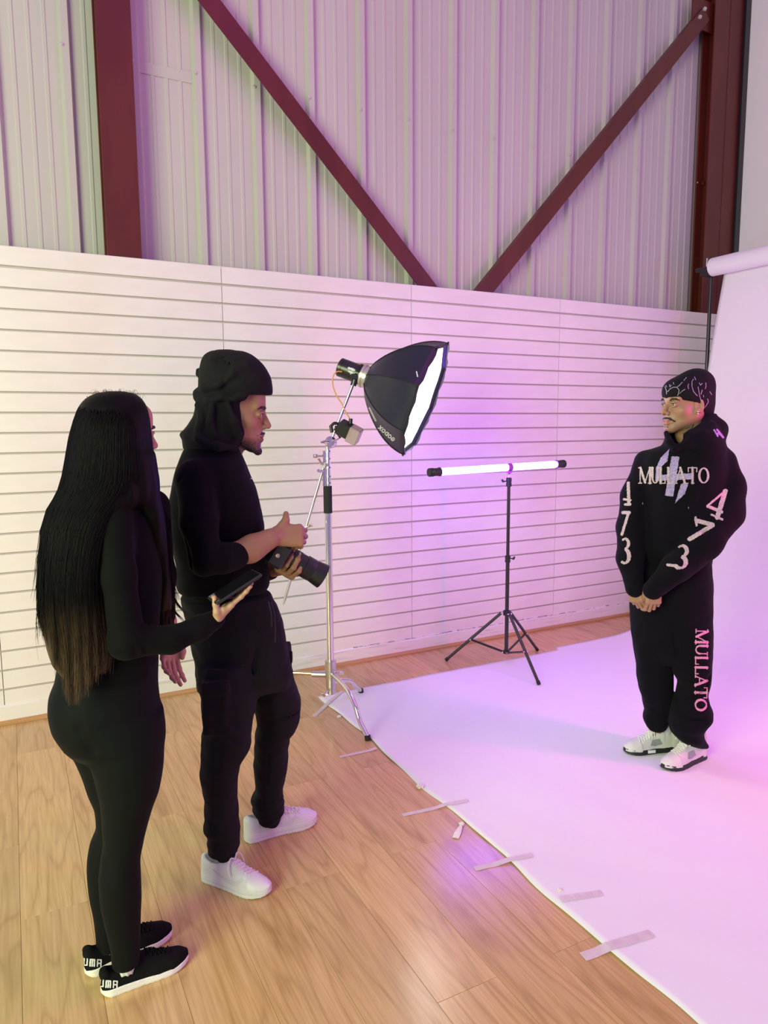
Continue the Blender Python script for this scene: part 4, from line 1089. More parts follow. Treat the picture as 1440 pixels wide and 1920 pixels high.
# =================== woman with long hair
fw = G(235, 1815); P = fw.pt
wo = empty('person', tuple(fw.g), (0, 0, fw.ang), label='person in black top and leggings with very long dark hair, holding a phone', category='person')
c_head = P(221, 812, .0); hd, Rw = head_parts(fw, wo, c_head, math.radians(20), math.radians(4), .93, SK_L, (.35, .10, .09))
# top (torso, both sleeves)
F = Field((-.30, -.34, .78), (.44, .30, 1.47), .0052)
F.loft(secs(fw, [(905, 185, 262, .07, -.0), (922, 150, 288, .10, 0), (950, 125, 300, .125, 0), (1000, 112, 307, .135, 0), (1060, 112, 307, .13, 0), (1110, 118, 303, .125, 0), (1160, 122, 300, .125, 0), (1205, 114, 299, .13, 0), (1240, 107, 297, .135, 0), (1262, 103, 295, .135, 0)]), n=2.1)
F.cap(P(222, 880, 0), P(222, 925, 0), .055, .075, k=.05)
aN, rN = limb(fw, [(208, 945, -.12), (222, 1080, -.16), (238, 1202, -.17), (318, 1199, -.15), (372, 1178, -.125), (404, 1161, -.11)], [37, 32, 33, 25, 21, 18])
F.chain(aN, rN, k=.02)
aF, rF = limb(fw, [(288, 948, .13), (300, 1080, .15), (312, 1195, .12)], [30, 26, 17])
F.chain(aF, rF, k=.03)
F.disp(lambda x, y, z: .0022*noise3(x, y, z, 26, .5)*(z > .9), .03)
fold(F, fw, [[(252, 1188, -.22), (268, 1205, -.215), (275, 1222, -.20)], [(244, 1196, -.22), (254, 1215, -.22), (256, 1232, -.20)]], .003, .012)
V, Q = F.mesh(1); link('top', np_mesh(V, Q), 'top_black', wo)
# leggings
F = Field((-.24, -.26, .03), (.22, .26, .95), .0052)
F.loft(secs(fw, [(1235, 106, 298, .125, 0), (1266, 101, 297, .13, 0), (1300, 89, 298, .14, 0), (1320, 88, 300, .145, 0), (1347, 93, 305, .145, 0), (1376, 110, 307, .14, 0), (1400, 130, 300, .10, 0)]), n=2.2)
F.loft(secs(fw, [(1340, 160, 305, .09, -.05), (1380, 158, 308, .10, -.05), (1420, 167, 308, .105, -.05), (1447, 175, 306, .10, -.05), (1480, 183, 300, .095, -.05), (1513, 188, 288, .085, -.05), (1547, 190, 278, .075, -.05), (1580, 192, 270, .068, -.05), (1613, 187, 264, .065, -.055), (1647, 184, 265, .065, -.06), (1680, 186, 266, .062, -.06), (1713, 192, 265, .055, -.065), (1747, 200, 264, .048, -.07), (1780, 207, 263, .043, -.07), (1806, 209, 262, .042, -.07)]), k=.025, n=2.1)
F.loft(secs(fw, [(1340, 100, 240, .09, .06), (1380, 115, 245, .095, .07), (1413, 137, 250, .09, .07), (1447, 152, 250, .085, .07), (1480, 163, 248, .08, .07), (1513, 176, 246, .072, .07), (1547, 179, 244, .065, .06), (1580, 167, 240, .062, .06), (1613, 162, 238, .062, .055), (1647, 163, 236, .06, .05), (1680, 167, 234, .055, .05), (1713, 174, 232, .048, .045), (1747, 178, 231, .043, .04), (1774, 180, 230, .042, .04)]), k=.02, n=2.1)
for (px, py, f, w) in ((235, 1778, -.07, 29),): pass
a = P(160, 1335, -.13); b = P(172, 1415, -.135); F.chain([P(118, 1290, -.15), P(125, 1330, -.15), P(148, 1375, -.145), P(172, 1412, -.14)], [.003, .006, .006, .004], k=.022, op='s')
V, Q = F.mesh(1); link('leggings', np_mesh(V, Q), 'legging_black', wo)
# feet
for (h_, t_, fl_, lab) in (((190, 1868), (353, 1795), 1, None), ((158, 1828), (323, 1750), -1, None)):
    hg = fw.gnd(*h_); tg = fw.gnd(*t_); up, bv, kk = shoe('sneaker', wo, hg, tg, fl_, 'run')
    # letters across the heel tab
    ox, oy = (176, 1837) if fl_ == 1 else (146, 1797); st = []
    for ch, w_ in (('P', 10), ('u', 11), ('m', 13), ('a', 12)): st += glyph(ch, ox, oy, w_-2.5, 13, ux=(.99, .05), uy=(-.05, 1), thick=.27, serif=False); ox += w_+.6; oy += .5
    Vs, Qs, Ms = shoe.last; o_ = decal('heel_lettering', fw, bvh(Vs, Qs), st, (150, 1795, 240, 1870), .45, 'white_print', up, off=.0015)
    if o_: o_.matrix_basis = Ms.inverted()
    d = (tg-hg)/np.linalg.norm(tg-hg); an = hg+d*.062
    S_ = Field((an[0]-.07, an[1]-.07, .02), (an[0]+.07, an[1]+.07, .16), .0035)
    S_.loft([(.045, an[0]+.006, an[1], .025, .025), (.075, an[0]+.008, an[1], .028, .027), (.115, an[0]+.004, an[1], .029, .029)], n=2.0)
    S_.disp(lambda x, y, z: .0011*np.sin(np.arctan2(y-an[1], x-an[0])*34), .01)
    V, Q = S_.mesh(0); link('sock', np_mesh(V, Q), 'sock', wo)
# near hand holding the phone, far hand hanging
wr = P(404, 1162, -.11); kn = P(433, 1131, -.10); dv = np.array([.74, .02, .64])
F = Field(wr+[-.09, -.12, -.08], wr+[.17, .12, .17], .0019)
F.cap(P(380, 1175, -.12), wr, .024, .0215, k=.01); 
nn = np.array([.62, -.20, -.76])
tipsw = hand(F, wr, dv, nn, [(-4, 6, 4), (-2, 6, 4), (0, 6, 4), (0, 8, 4)], spread=.02, thumb=[(.022, .010, -.002), (.036, .024, -.020), (.038, .040, -.042), (.034, .054, -.064)], size=.74, side=-1)
V1, Q1 = F.mesh(1)
wr2 = P(318, 1190, .13)
F = Field(wr2+[-.07, -.09, -.21], wr2+[.07, .09, .06], .0021); F.cap(P(315, 1165, .13), wr2, .026, .022, k=.01)
tf = hand(F, wr2, (-.05, -.12, -1), (-.45, .85, 0), [(10, 18, 12), (14, 22, 14), (18, 26, 16), (22, 30, 18)], spread=.12, thumb=[(.018, .018, -.006), (.034, .038, -.012), (.040, .062, -.018), (.036, .082, -.022)], size=.86, side=1)
V2, Q2 = F.mesh(1)
CW = core(fw, [([P(222, 880, 0), P(222, 930, 0), P(215, 1050, 0), P(208, 1180, 0), P(200, 1290, 0)], [.05, .07, .085, .08, .09]), ([P(208, 945, -.10), P(238, 1200, -.16), P(400, 1162, -.11)], [.03, .028, .018]), ([P(288, 948, .11), P(300, 1080, .14), P(316, 1185, .13)], [.03, .028, .018]), ([P(240, 1300, -.04), P(232, 1600, -.055), P(236, 1815, -.07)], [.06, .04, .025]), ([P(180, 1300, .06), P(205, 1590, .06), P(207, 1785, .04)], [.055, .036, .025])])
finish_body(fw, wo, 'body', [hd]+[(v, q, tone(SK_L)(v)) for v, q in ((V1, Q1), (V2, Q2), CW)])
nails(tipsw[:1]+tipsw[-1:], None, wo, 'nail')
# phone
ph = empty('phone', tuple(fw.g), (0, 0, fw.ang), label='black mobile phone held in the hand of the long-haired person', category='phone')
pa = P(420, 1124, -.115); pb_ = P(472, 1090, -.10); pc_ = (pa+pb_)/2+np.array([-.008, 0, .011]); ex = (pb_-pa)/np.linalg.norm(pb_-pa); ez = np.array([-.62, -.16, .77]); ez -= ex*(ez@ex); ez /= np.linalg.norm(ez); ey = np.cross(ez, ex)
Rm = Matrix([[ex[i], ey[i], ez[i]] for i in range(3)]); Lp = .146
def placed(bm_fn, name, m, parent):
    bm = bmesh.new(); bm_fn(bm); bmesh.ops.transform(bm, matrix=Matrix.Translation(Vector(pc_)) @ Rm.to_4x4(), verts=bm.verts); me = bm_me(bm); smooth_angle(me); return link(name, me, m, parent)
placed(lambda b: add_box(b, (-Lp/2, -.035, -.004), (Lp/2, .035, .004), .003), 'casing', 'black_plastic', ph)
M['screen'] = mat('dark_screen', (.006, .006, .008), .08, spec=.6)
placed(lambda b: add_box(b, (-Lp/2+.004, -.032, .004), (Lp/2-.004, .032, .0046)), 'screen', 'screen', ph)
placed(lambda b: add_box(b, (Lp/2-.04, -.032, -.006), (Lp/2-.008, .0, -.004), .001), 'camera_bump', 'black_metal', ph)
# hair: mass plus strands
F = Field((-.28, -.30, .86), (.22, .18, 1.66), .0052)
F.loft(secs(fw, [(734, 200, 236, .03, -.01), (738, 180, 252, .062, -.01), (748, 160, 266, .09, -.01), (765, 146, 276, .112, -.01), (785, 138, 281, .122, -.012), (817, 129, 284, .125, -.015), (850, 123, 288, .125, -.02), (883, 118, 291, .125, -.03), (905, 113, 294, .13, -.035), (927, 107, 290, .128, -.045), (955, 87, 262, .12, -.06), (993, 78, 232, .11, -.08), (1050, 74, 209, .098, -.10), (1100, 73, 206, .088, -.11), (1150, 76, 206, .078, -.115), (1200, 86, 208, .062, -.125), (1240, 98, 206, .04, -.135), (1268, 115, 190, .018, -.145)]), n=2.1)
F.loft(secs(fw, [(850, 225, 288, .10, -.02), (905, 232, 295, .10, -.03), (950, 250, 303, .09, -.03), (1000, 268, 311, .07, -.02), (1050, 280, 316, .05, -.01), (1100, 292, 321, .03, .0), (1145, 303, 322, .012, .01)]), k=.02)
# leave the face open
Rw1 = Rw/.93
F.ell(c_head+Rw1@np.array([0, .110, -.020]), (.070, .060, .100), k=.02, op='s', R=Rw1.T)
F.disp(lambda x, y, z: .0022*np.sin(150*x+60*y+2*z)*np.clip((1.60-z)*5, 0, 1), .03)
V, Q = F.mesh(1)
def haircol(V):
    t = np.clip((1.13-V[:, 2])/.22, 0, 1)[:, None]; n = .5+.5*np.sin(V[:, 0:1]*260+V[:, 1:2]*90)
    return np.array([.0022, .0018, .0018])*(1-t)+(np.array([.13, .080, .048])*(.35+.65*n))*t
me = np_mesh(V, Q); set_col(me, haircol); hr = link('hair', me, 'hair', wo)
bvh_h = bvh(V, Q)
vs = []; fs = []
def ribbon(pts, w, w2):
    o = len(vs); pts = [np.array(p) for p in pts]; n = len(pts)
    for i, p in enumerate(pts):
        ww = w+(w2-w)*(i/(n-1))**1.5; t = pts[min(i+1, n-1)]-pts[max(i-1, 0)]; t /= np.linalg.norm(t)+1e-9
        sd = np.cross(t, [0, -1, 0]); sd /= np.linalg.norm(sd)+1e-9; q = np.cross(sd, t)
        vs.extend([p-sd*ww, p+sd*ww, p+q*ww])
    for i in range(n-1):
        for j in range(3): fs.append((o+3*i+j, o+3*i+(j+1) % 3, o+3*i+3+(j+1) % 3, o+3*i+3+j))
tipx = [70, 85, 100, 118, 135, 152, 170, 190, 213]; tipy = [1165, 1235, 1280, 1322, 1318, 1305, 1290, 1262, 1262]
HR = np.array([(738, 180, 252, .062, -.01), (748, 160, 266, .09, -.01), (765, 146, 276, .112, -.01), (785, 138, 281, .122, -.012), (817, 129, 284, .125, -.015), (850, 123, 288, .125, -.02), (883, 118, 291, .125, -.03), (905, 113, 292, .13, -.035), (927, 106, 280, .128, -.045), (955, 88, 252, .12, -.06), (993, 77, 226, .11, -.08), (1050, 73, 210, .098, -.10), (1100, 72, 206, .088, -.11), (1150, 75, 206, .078, -.115), (1200, 86, 208, .062, -.125), (1240, 98, 206, .04, -.135), (1268, 112, 192, .018, -.145), (1330, 112, 140, .012, -.15)], float)
def hrow(y): return [np.interp(y, HR[:, 0], HR[:, k]) for k in (1, 2, 3, 4)]
for i in range(2600):
    u = .5+.5*math.sin((rng.rand()-.5)*PI)*.985; y0 = 739+(rng.rand()**3.5)*340
    xt = 74+134*u; ty = np.interp(xt, tipx, tipy)-abs(rng.randn())*46+4
    if i % 9 == 0: ty -= 90*rng.rand()
    wv = rng.randn()*2.0; ph_ = rng.rand()*6; out = .003+.005*rng.rand(); dr = rng.randn()*5; pts = []
    for t in np.linspace(0, 1, 15):
        y = y0+(ty-y0)*t; xl, xr, bb_, fc = hrow(min(y, 1225)); e = max(0, (y-1225)/100)
        x = xl+(xr-xl)*u+wv*math.sin(t*5+ph_)*t+dr*t**4+(128-x0_)*0 if False else xl+(xr-xl)*u+wv*math.sin(t*5+ph_)*t+dr*t**4+(125-xt)*.25*e
        f = fc-bb_*math.sqrt(max(.02, 1-(2*u-1)**2))-out*min(1, t*12)+.012*max(0, 1-t*14)
        pts.append(P(x, y, f))
    ribbon(pts, .0012+.0009*rng.rand(), .0002)
# front strands, shoulder strands and flyaways
for i in range(90):
    x0 = 300+18*rng.rand(); y0 = 960+60*rng.rand(); ty = 1110+75*rng.rand(); dx = 4+abs(rng.randn())*6
    pts = [P(x0+dx*t*t+2*math.sin(t*5+i), y0+(ty-y0)*t, .03+.02*math.sin(i)) for t in np.linspace(0, 1, 8)]; ribbon(pts, .0010, .0002)
for (x0, y0, x1, y1, x2, y2) in ((312, 1010, 320, 1085, 336, 1125), (314, 1060, 324, 1120, 352, 1155), (315, 1100, 322, 1140, 345, 1165), (316, 1030, 321, 1090, 332, 1140), (318, 1120, 321, 1150, 322, 1172), (309, 1120, 312, 1150, 311, 1172)):
    for k in range(5): ribbon(catmull([P(x0+k*.6, y0, .03), P(x1+k*.9, y1, .03), P(x2+k*1.4-3, y2, .02)], 5), .0013, .0003)
for i in range(110):
    a = rng.rand(); 
    if a < .55:
        x0 = 160+105*rng.rand(); yb = np.interp(x0, [160, 185, 220, 250, 268], [752, 741, 738, 742, 752]); s = rng.randn()*14
        pts = [P(x0+s*t, yb+2-(5+9*rng.rand())*math.sin(t*2.6), -.03) for t in np.linspace(0, 1, 6)]
    else:
        y0 = 880+260*rng.rand(); xb = np.interp(y0, [880, 927, 960, 1050, 1140], [120, 108, 84, 75, 72]); L0 = 60+60*rng.rand()
        pts = [P(xb+3-(4+6*rng.rand())*math.sin(t*2.4), y0+L0*t, -.10) for t in np.linspace(0, 1, 7)]
    ribbon(pts, .00035, .00015)
me = me_from(vs, fs); me.shade_smooth(); set_col(me, haircol); link('hair_strands', me, 'hair', wo, kind='stuff')

# =================== photographer
fm = G(465, 1608); P = fm.pt
mo = empty('person', tuple(fm.g), (0, 0, fm.ang), label='person in black sweatshirt, cargo trousers and black head wrap, holding a camera', category='person')
UP = -.06
c_head = P(437, 772, UP); hd, Rm1 = head_parts(fm, mo, c_head, math.radians(-4), math.radians(7), 1.06, SK_M, (.26, .085, .075), beard=.85)
a, b = tuft([(-.030, .080, -.064), (-.013, .094, -.057), (0, .099, -.0555), (.013, .094, -.057), (.030, .080, -.064)], [.002, .0042, .0036, .0042, .002]); link('moustache', np_mesh(xf(a, Rm1, c_head), b), 'hair_black', mo)
a, b = tuft([(-.046, .040, -.095), (-.024, .070, -.106), (0, .086, -.112), (.024, .070, -.106), (.046, .040, -.095)], [.005, .009, .012, .009, .005], amp=.0015); link('beard', np_mesh(xf(a, Rm1, c_head), b), 'hair_black', mo)
# sweatshirt
F = Field((-.30, -.36, .88), (.24, .30, 1.56), .0052)
F.loft(secs(fm, [(832, 355, 450, .085, UP), (846, 342, 451, .12, UP), (862, 335, 458, .155, UP), (880, 329, 465, .17, UP), (921, 319, 482, .175, UP), (949, 316, 488, .17, UP), (992, 318, 494, .16, -.05), (1034, 323, 497, .155, -.04), (1062, 328, 503, .15, -.03), (1094, 331, 505, .15, -.02), (1104, 336, 503, .145, -.02)]), n=2.2)
sl_, rl_ = limb(fm, [(368, 900, -.20), (374, 980, -.25), (386, 1048, -.27), (418, 1047, -.26), (444, 1041, -.24)], [40, 34, 31, 28, 26])
F.chain(sl_, rl_, k=.014)
s2, r2 = limb(fm, [(430, 895, .10), (462, 985, .12), (474, 1058, .10), (505, 1068, .04)], [32, 29, 25, 20]); F.chain(s2, r2, k=.02)
fold(F, fm, [[(338, 900, -.24), (352, 880, -.27), (372, 868, -.28), (396, 872, -.27), (408, 890, -.26)], [(346, 955, -.27), (348, 1000, -.28), (356, 1050, -.29), (372, 1082, -.28)]], .0028, .010)
F.disp(lambda x, y, z: .0045*noise3(x*1.0, y, z*1.3, 22, .4)*np.clip((1.45-z)*5, .2, 1)+.002*noise3(x, y, z, 55, 2), .04)
F.chain([P(333, 1092, -.14), P(380, 1098, -.19), P(440, 1098, -.19), P(500, 1093, -.12)], [.004]*4, k=.008, op='s')
V, Q = F.mesh(1); sw = link('sweatshirt', np_mesh(V, Q), 'sweat_black', mo); bvs = bvh(V, Q)
M['seam'] = mat('seam_thread', (.030, .030, .036), .8)
decal('logo', fm, bvs, [('l', 471, 897, 479, 901, 1.6), ('l', 475, 893, 477, 906, 1.4)], (465, 888, 484, 910), 1.0, 'white_print', sw)
# head wrap
F = Field((-.26, -.26, 1.40), (.20, .18, 1.84), .004)
F.loft(secs(fm, [(657, 405, 440, .03, UP), (660, 393, 460, .06, UP), (668, 382, 476, .083, UP), (680, 376, 490, .10, UP), (695, 373, 501, .108, UP), (712, 372, 509, .110, UP), (727, 372, 511, .108, UP), (742, 371, 511, .10, UP), (752, 372, 505, .095, UP)]), n=2.1)
Vc = P(487, 765, UP)
F.rbox(P(492, 775, UP), (.052, .14, .058), .012, k=.008, op='s')
F.loft(secs(fm, [(735, 371, 462, .095, UP), (757, 367, 463, .100, UP), (777, 364, 465, .100, UP), (795, 353, 467, .105, UP), (812, 340, 468, .11, UP), (825, 341, 461, .115, UP), (842, 344, 448, .115, UP)]), k=.012, n=2.2)
# twisted bands and folds
for pts, rr, k_ in (([(371, 738, -.08), (385, 727, -.135), (410, 720, -.165), (436, 700, -.168), (462, 686, -.150), (482, 688, -.12)], [.016, .016, .013, .011, .009, .005], .008),
                    ([(371, 745, -.09), (392, 752, -.15), (415, 745, -.168), (440, 748, -.168), (462, 742, -.15)], [.014, .012, .010, .008, .005], .008),
                    ([(374, 760, -.12), (380, 785, -.14), (372, 806, -.16)], [.016, .014, .012], .012),
                    ([(398, 762, -.165), (394, 790, -.17), (405, 820, -.18)], [.008, .010, .008], .010),
                    ([(425, 752, -.165), (440, 790, -.17), (450, 822, -.16)], [.007, .009, .008], .012),
                    ([(342, 815, -.08), (372, 822, -.17), (410, 838, -.19), (440, 840, -.17)], [.010, .012, .012, .010], .012)):
    F.chain([P(*p) for p in pts], rr, k=k_)
F.cap(P(372, 702, -.05), P(371, 694, -.05), .008, .006, k=.006)
for x0 in (388, 396, 404, 413, 423):
    F.chain([P(x0+14, 672, -.14), P(x0+4, 690, -.164), P(x0-4, 712, -.170)], [.004, .006, .005], k=.012, op='s')
for pts in ([(386, 765, -.15), (385, 800, -.165)], [(412, 760, -.167), (418, 800, -.175)], [(400, 735, -.17), (450, 712, -.172)], [(360, 822, -.14), (400, 828, -.185)]): F.chain([P(*p) for p in pts], [.0025, .0025], k=.010, op='s')
F.disp(lambda x, y, z: .0022*noise3(x*1.2, y, z*.9, 48, 1.1), .03)
F.rbox(P(492, 778, UP), (.048, .15, .054), .012, k=.006, op='s')
V, Q = F.mesh(1); link('head_wrap', np_mesh(V, Q), 'durag_black', mo)
# trousers
F = Field((-.28, -.28, .02), (.28, .30, .98), .0055)
F.loft(secs(fm, [(1080, 342, 494, .12, -.02), (1100, 340, 498, .13, -.01), (1122, 340, 508, .14, -.01), (1145, 344, 523, .145, 0), (1172, 350, 531, .15, 0), (1208, 359, 537, .15, 0), (1236, 367, 542, .15, 0), (1264, 366, 549, .14, 0), (1290, 370, 545, .10, 0)]), n=2.3)
F.loft(secs(fm, [(1236, 368, 470, .11, -.06), (1264, 367, 478, .11, -.065), (1315, 377, 480, .105, -.08), (1340, 379, 477, .10, -.085), (1366, 381, 473, .098, -.09), (1376, 377, 472, .098, -.09), (1399, 376, 468, .095, -.09), (1428, 376, 453, .088, -.095), (1461, 376, 445, .08, -.10), (1503, 382, 445, .075, -.10), (1531, 383, 448, .072, -.10), (1550, 382, 449, .072, -.10), (1560, 388, 449, .066, -.10), (1590, 388, 447, .062, -.10), (1599, 391, 443, .055, -.10)]), k=.015, n=2.3)
F.loft(secs(fm, [(1208, 450, 538, .10, .07), (1236, 455, 543, .11, .08), (1287, 466, 555, .11, .10), (1320, 474, 564, .105, .11), (1349, 481, 561, .10, .115), (1365, 480, 556, .095, .12), (1383, 477, 543, .088, .12), (1433, 476, 538, .08, .125), (1484, 477, 530, .07, .13), (1496, 470, 531, .068, .13), (1512, 474, 533, .065, .13), (1525, 478, 530, .06, .13), (1540, 487, 522, .05, .13)]), k=.012, n=2.3)
# cargo pocket, folds
Rp = rotx(.1)
F.rbox(P(403, 1330, -.170), (.042, .022, .08), .010, k=.018); F.rbox(P(403, 1288, -.172), (.045, .024, .022), .008, k=.010)
F.rbox(P(536, 1225, .06), (.022, .06, .028), .006, k=.006)
fold(F, fm, [[(470, 1345, -.17), (440, 1362, -.19), (400, 1366, -.2)], [(468, 1395, -.17), (435, 1392, -.19), (400, 1378, -.2)], [(392, 1545, -.17), (420, 1556, -.18), (446, 1552, -.16)], [(408, 1380, -.2), (404, 1460, -.185), (398, 1560, -.175)],
             [(415, 1310, -.20), (405, 1350, -.2)], [(560, 1335, .05), (520, 1352, .0), (486, 1352, .03)], [(478, 1500, .07), (505, 1506, .06), (530, 1500, .08)], [(505, 1400, .04), (500, 1470, .055)], [(482, 1205, -.14), (470, 1290, -.13)]], .0035, .014)
F.disp(lambda x, y, z: .004*noise3(x, y, z*1.2, 30, .9)+.0022*noise3(x, y, z*1.6, 70, 3), .03)
F.disp(lambda x, y, z: .003*np.sin(z*210+3*np.sin(x*30))*np.clip((.17-z)*12, 0, 1), .03)
V, Q = F.mesh(1); tro = link('trousers', np_mesh(V, Q), 'cargo_black', mo)
link('drawstring', tube(catmull([P(508, 1128, -.13), P(514, 1150, -.145), P(516, 1185, -.14), P(515, 1204, -.138)], 4), .0028, 6), 'black_metal', mo)
link('drawstring', tube(catmull([P(503, 1128, -.14), P(508, 1150, -.15), P(509, 1175, -.15)], 4), .0028, 6), 'black_metal', mo)
for (h_, t_, fl_) in (((379, 1644), (508, 1678), 1), ((457, 1576), (594, 1540), -1)):
    hg = fm.gnd(*h_); tg = fm.gnd(*t_); up, bv, kk = shoe('sneaker', mo, hg, tg, fl_, 'white')
    # curved side mark, raised on both flanks
    for s in (-1, 1):
        vs = []; fs = []
        A_ = [(.092, .060), (.118, .037), (.150, .034), (.190, .046), (.232, .064)]; B_ = [(.098, .068), (.122, .052), (.150, .047), (.188, .052), (.232, .0645)]
        A_ = catmull([(*p, 0) for p in A_], 5); B_ = catmull([(*p, 0) for p in B_], 5)
        for p, q in zip(A_, B_):
            for w in (p, q):
                y_ = w[0]; z_ = w[1]; y_ = .285-y_ if False else y_
                hh = bv.ray_cast(Vector((s*.2, (.30-y_)*kk, z_*kk)), Vector((-s, 0, 0)))
                vs.append((hh[0]+Vector((s*.0016, 0, 0))) if hh[0] else Vector((s*.04, (.30-y_)*kk, z_*kk)))
        for i in range(len(A_)-1): fs.append((2*i, 2*i+1, 2*i+3, 2*i+2))
        M['swoosh'] = M.get('swoosh') or mat('side_mark', (.66, .67, .69), .35)
        o = link('side_mark', me_from(vs, fs), 'swoosh', up); mo_ = o.modifiers.new('t', 'SOLIDIFY'); mo_.thickness = .0012
# right forearm and hand resting on the camera, left hand below the lens
wr = P(517, 1004, -.17); el = P(436, 1043, -.235)
LA = P(545, 1047, -.10); LD = P(597, 1076, -.10)-LA; LD /= np.linalg.norm(LD)
F = Field(P(420, 1075, -.30)+[0, 0, -.02], P(600, 950, .05)+[.02, .06, .02], .0021)
F.chain([el, el*.55+wr*.45, wr], [.040, .036, .027], k=.02)
F.chain([P(470, 1035, -.21), P(505, 1012, -.19)], [.034, .027], k=.02)
tR = hand(F, wr, (1, .10, -.06), (.05, -.90, .42), [(58, 62, 40), (64, 66, 42), (66, 68, 42), (66, 66, 40)], spread=.05, thumb=[(.012, .008, .0), (.034, .022, .004), (.052, .034, .004), (.074, .036, .0)], size=1.0, side=-1)
V1, Q1 = F.mesh(1)
nL = np.array([LD[2], 0, -LD[0]]); 
if nL[2] > 0: nL = -nL
kc = LA+LD*.010+nL*.051
wl_ = kc+np.array([0, .075, 0])+LD*-.004
F = Field(kc+[-.14, -.10, -.10], kc+[.12, .14, .12], .0021)
F.chain([P(492, 1070, .06), wl_], [.030, .024], k=.02)
tL = hand(F, wl_, (0, -1, 0), nL, [(48, 62, 40), (46, 58, 38), (44, 56, 36), (44, 52, 34)], spread=.22, thumb=[(.018, .018, -.004), (.046, .022, -.012), (.062, .032, -.034), (.064, .036, -.056)], size=1.0, side=1)
V2, Q2 = F.mesh(1)
CM = core(fm, [([P(420, 850, UP), P(405, 900, UP), P(410, 1000, -.04), P(425, 1100, -.01), P(440, 1180, 0)], [.05, .10, .11, .10, .11]), ([P(372, 900, -.19), P(388, 1045, -.26), P(440, 1042, -.235)], [.04, .035, .03]), ([P(430, 895, .08), P(470, 1050, .10), P(495, 1070, .06)], [.04, .032, .026]), ([P(415, 1220, -.06), P(415, 1400, -.09), P(415, 1600, -.10)], [.07, .045, .028]), ([P(480, 1220, .06), P(515, 1370, .12), P(500, 1535, .13)], [.06, .045, .028])])
finish_body(fm, mo, 'body', [hd]+[(v, q, tone(SK_M)(v)) for v, q in ((V1, Q1), (V2, Q2), CM)])
nails(tL[:4]+tR[-1:], None, mo, 'nail')
# camera
cm = empty('photo_camera', tuple(fm.g), (0, 0, fm.ang), label='black camera with a long lens held by the person in the head wrap', category='camera')
u3 = -nL; w3 = np.cross(LD, u3); Rc = Matrix([[LD[i], w3[i], u3[i]] for i in range(3)]); cb = LA-LD*.045
def cbox(bm, lo, hi, bev): add_box(bm, lo, hi, bev, Rc, Vector(cb)+Rc @ ((Vector(lo)+Vector(hi))/2))
bm = bmesh.new(); cbox(bm, (-.030, -.068, -.045), (.026, .068, .040), .008); me = bm_me(bm); smooth_angle(me); link('camera_body', me, 'black_plastic', cm)
bm = bmesh.new(); cbox(bm, (-.034, -.024, .036), (.022, .024, .064), .010); link('viewfinder', bm_me(bm), 'black_plastic', cm)
bm = bmesh.new(); cbox(bm, (-.022, -.074, -.050), (.034, -.040, .038), .012); link('hand_grip', bm_me(bm), 'rubber', cm)
link('lens', tube_fixed(LA-LD*.022, LA, [(0, .030), (.002, .034), (.02, .034), (.021, .037), (.05, .037), (.052, .0355), (.072, .0355), (.074, .0385), (.105, .0385), (.107, .0375), (.13, .0410), (.148, .0430), (.149, .0405), (.128, .038), (.127, .01)], 40), 'black_plastic', cm)
link('side_button', tube_fixed(P(521, 1042, -.170), P(521, 1042, -.30), [(0, .007), (.003, .007), (.004, .0)], 14), 'brass', cm)
link('strap_lug', tube([Vector(cb)+Rc @ Vector((.0, -.07, .03)), Vector(cb)+Rc @ Vector((0, -.078, .038))], .004, 8), 'chrome', cm)

# =================== model on the paper
fo = G(1262, 1414); P = fo.pt
ma = empty('person', tuple(fo.g), (0, 0, fo.ang), label='person in lettered black hoodie, sweatpants and patterned cap standing on the backdrop paper', category='person')
FD = math.radians(226)
c_head = P(1285, 759, .0); hd, Rm2 = head_parts(fo, ma, c_head, math.radians(222), math.radians(0), 1.06, SK_T, (.42, .15, .13), beard=.22)
a, b = tuft([(-.033, .078, -.069), (-.018, .091, -.0585), (-.004, .0985, -.0555), (.004, .0985, -.0555), (.018, .091, -.0585), (.033, .078, -.069)], [.0028, .0050, .0040, .0040, .0050, .0028]); link('moustache', np_mesh(xf(a, Rm2, c_head), b), 'hair_black', ma)
a, b = tuft([(-.008, .090, -.092), (.008, .090, -.092)], [.004, .004]); link('chin_tuft', np_mesh(xf(a, Rm2, c_head), b), 'hair_black', ma)
for dz in (0, -.009):
    bm = bmesh.new(); bmesh.ops.create_uvsphere(bm, u_segments=12, v_segments=8, radius=.0042); me = bm_me(bm); me.shade_smooth()
    link('earring', me, 'chrome', ma, tuple(c_head+Rm2@np.array([-.080, .006, -.030+dz])))
# cap in head space
F = Field((-.11, -.15, -.10), (.11, .13, .16), .0035)
F.ell((0, -.018, .036), (.083, .107, .098), k=.01)
F.ell((0, -.070, .080), (.055, .050, .052), k=.04)
F.cap((0, -.085, .0), (0, -.095, -.09), .050, .040, k=.03); F.ell((0, .050, .056), (.064, .052, .050), k=.02); F.ell((.0, -.05, .10), (.06, .06, .045), k=.03)
X, Y, Z = np.ix_(*F.ax); lim = np.interp(Y.ravel(), [-.15, -.06, -.03, .03, .10], [-.09, -.06, -.005, .014, .024])[None, :, None]
F.d = np.maximum(F.d, (lim-Z).astype(np.float32)); 
F.ell((0, .01, -.065), (.078, .085, .075), k=.004, op='s')
F.disp(lambda x, y, z: .0014*noise3(x, y, z, 60), .02)
V, Q = F.mesh(1); V = xf(V, Rm2, c_head); cp_ = link('cap', np_mesh(V, Q), 'durag_black', ma); bvc = bvh(V, Q)
M['pattern_lilac'] = mat('lilac_stitch', (.42, .34, .50), .6)
def poly(pts, w): return [('l', *pts[i], *pts[i+1], w) for i in range(len(pts)-1)]
cs_ = []
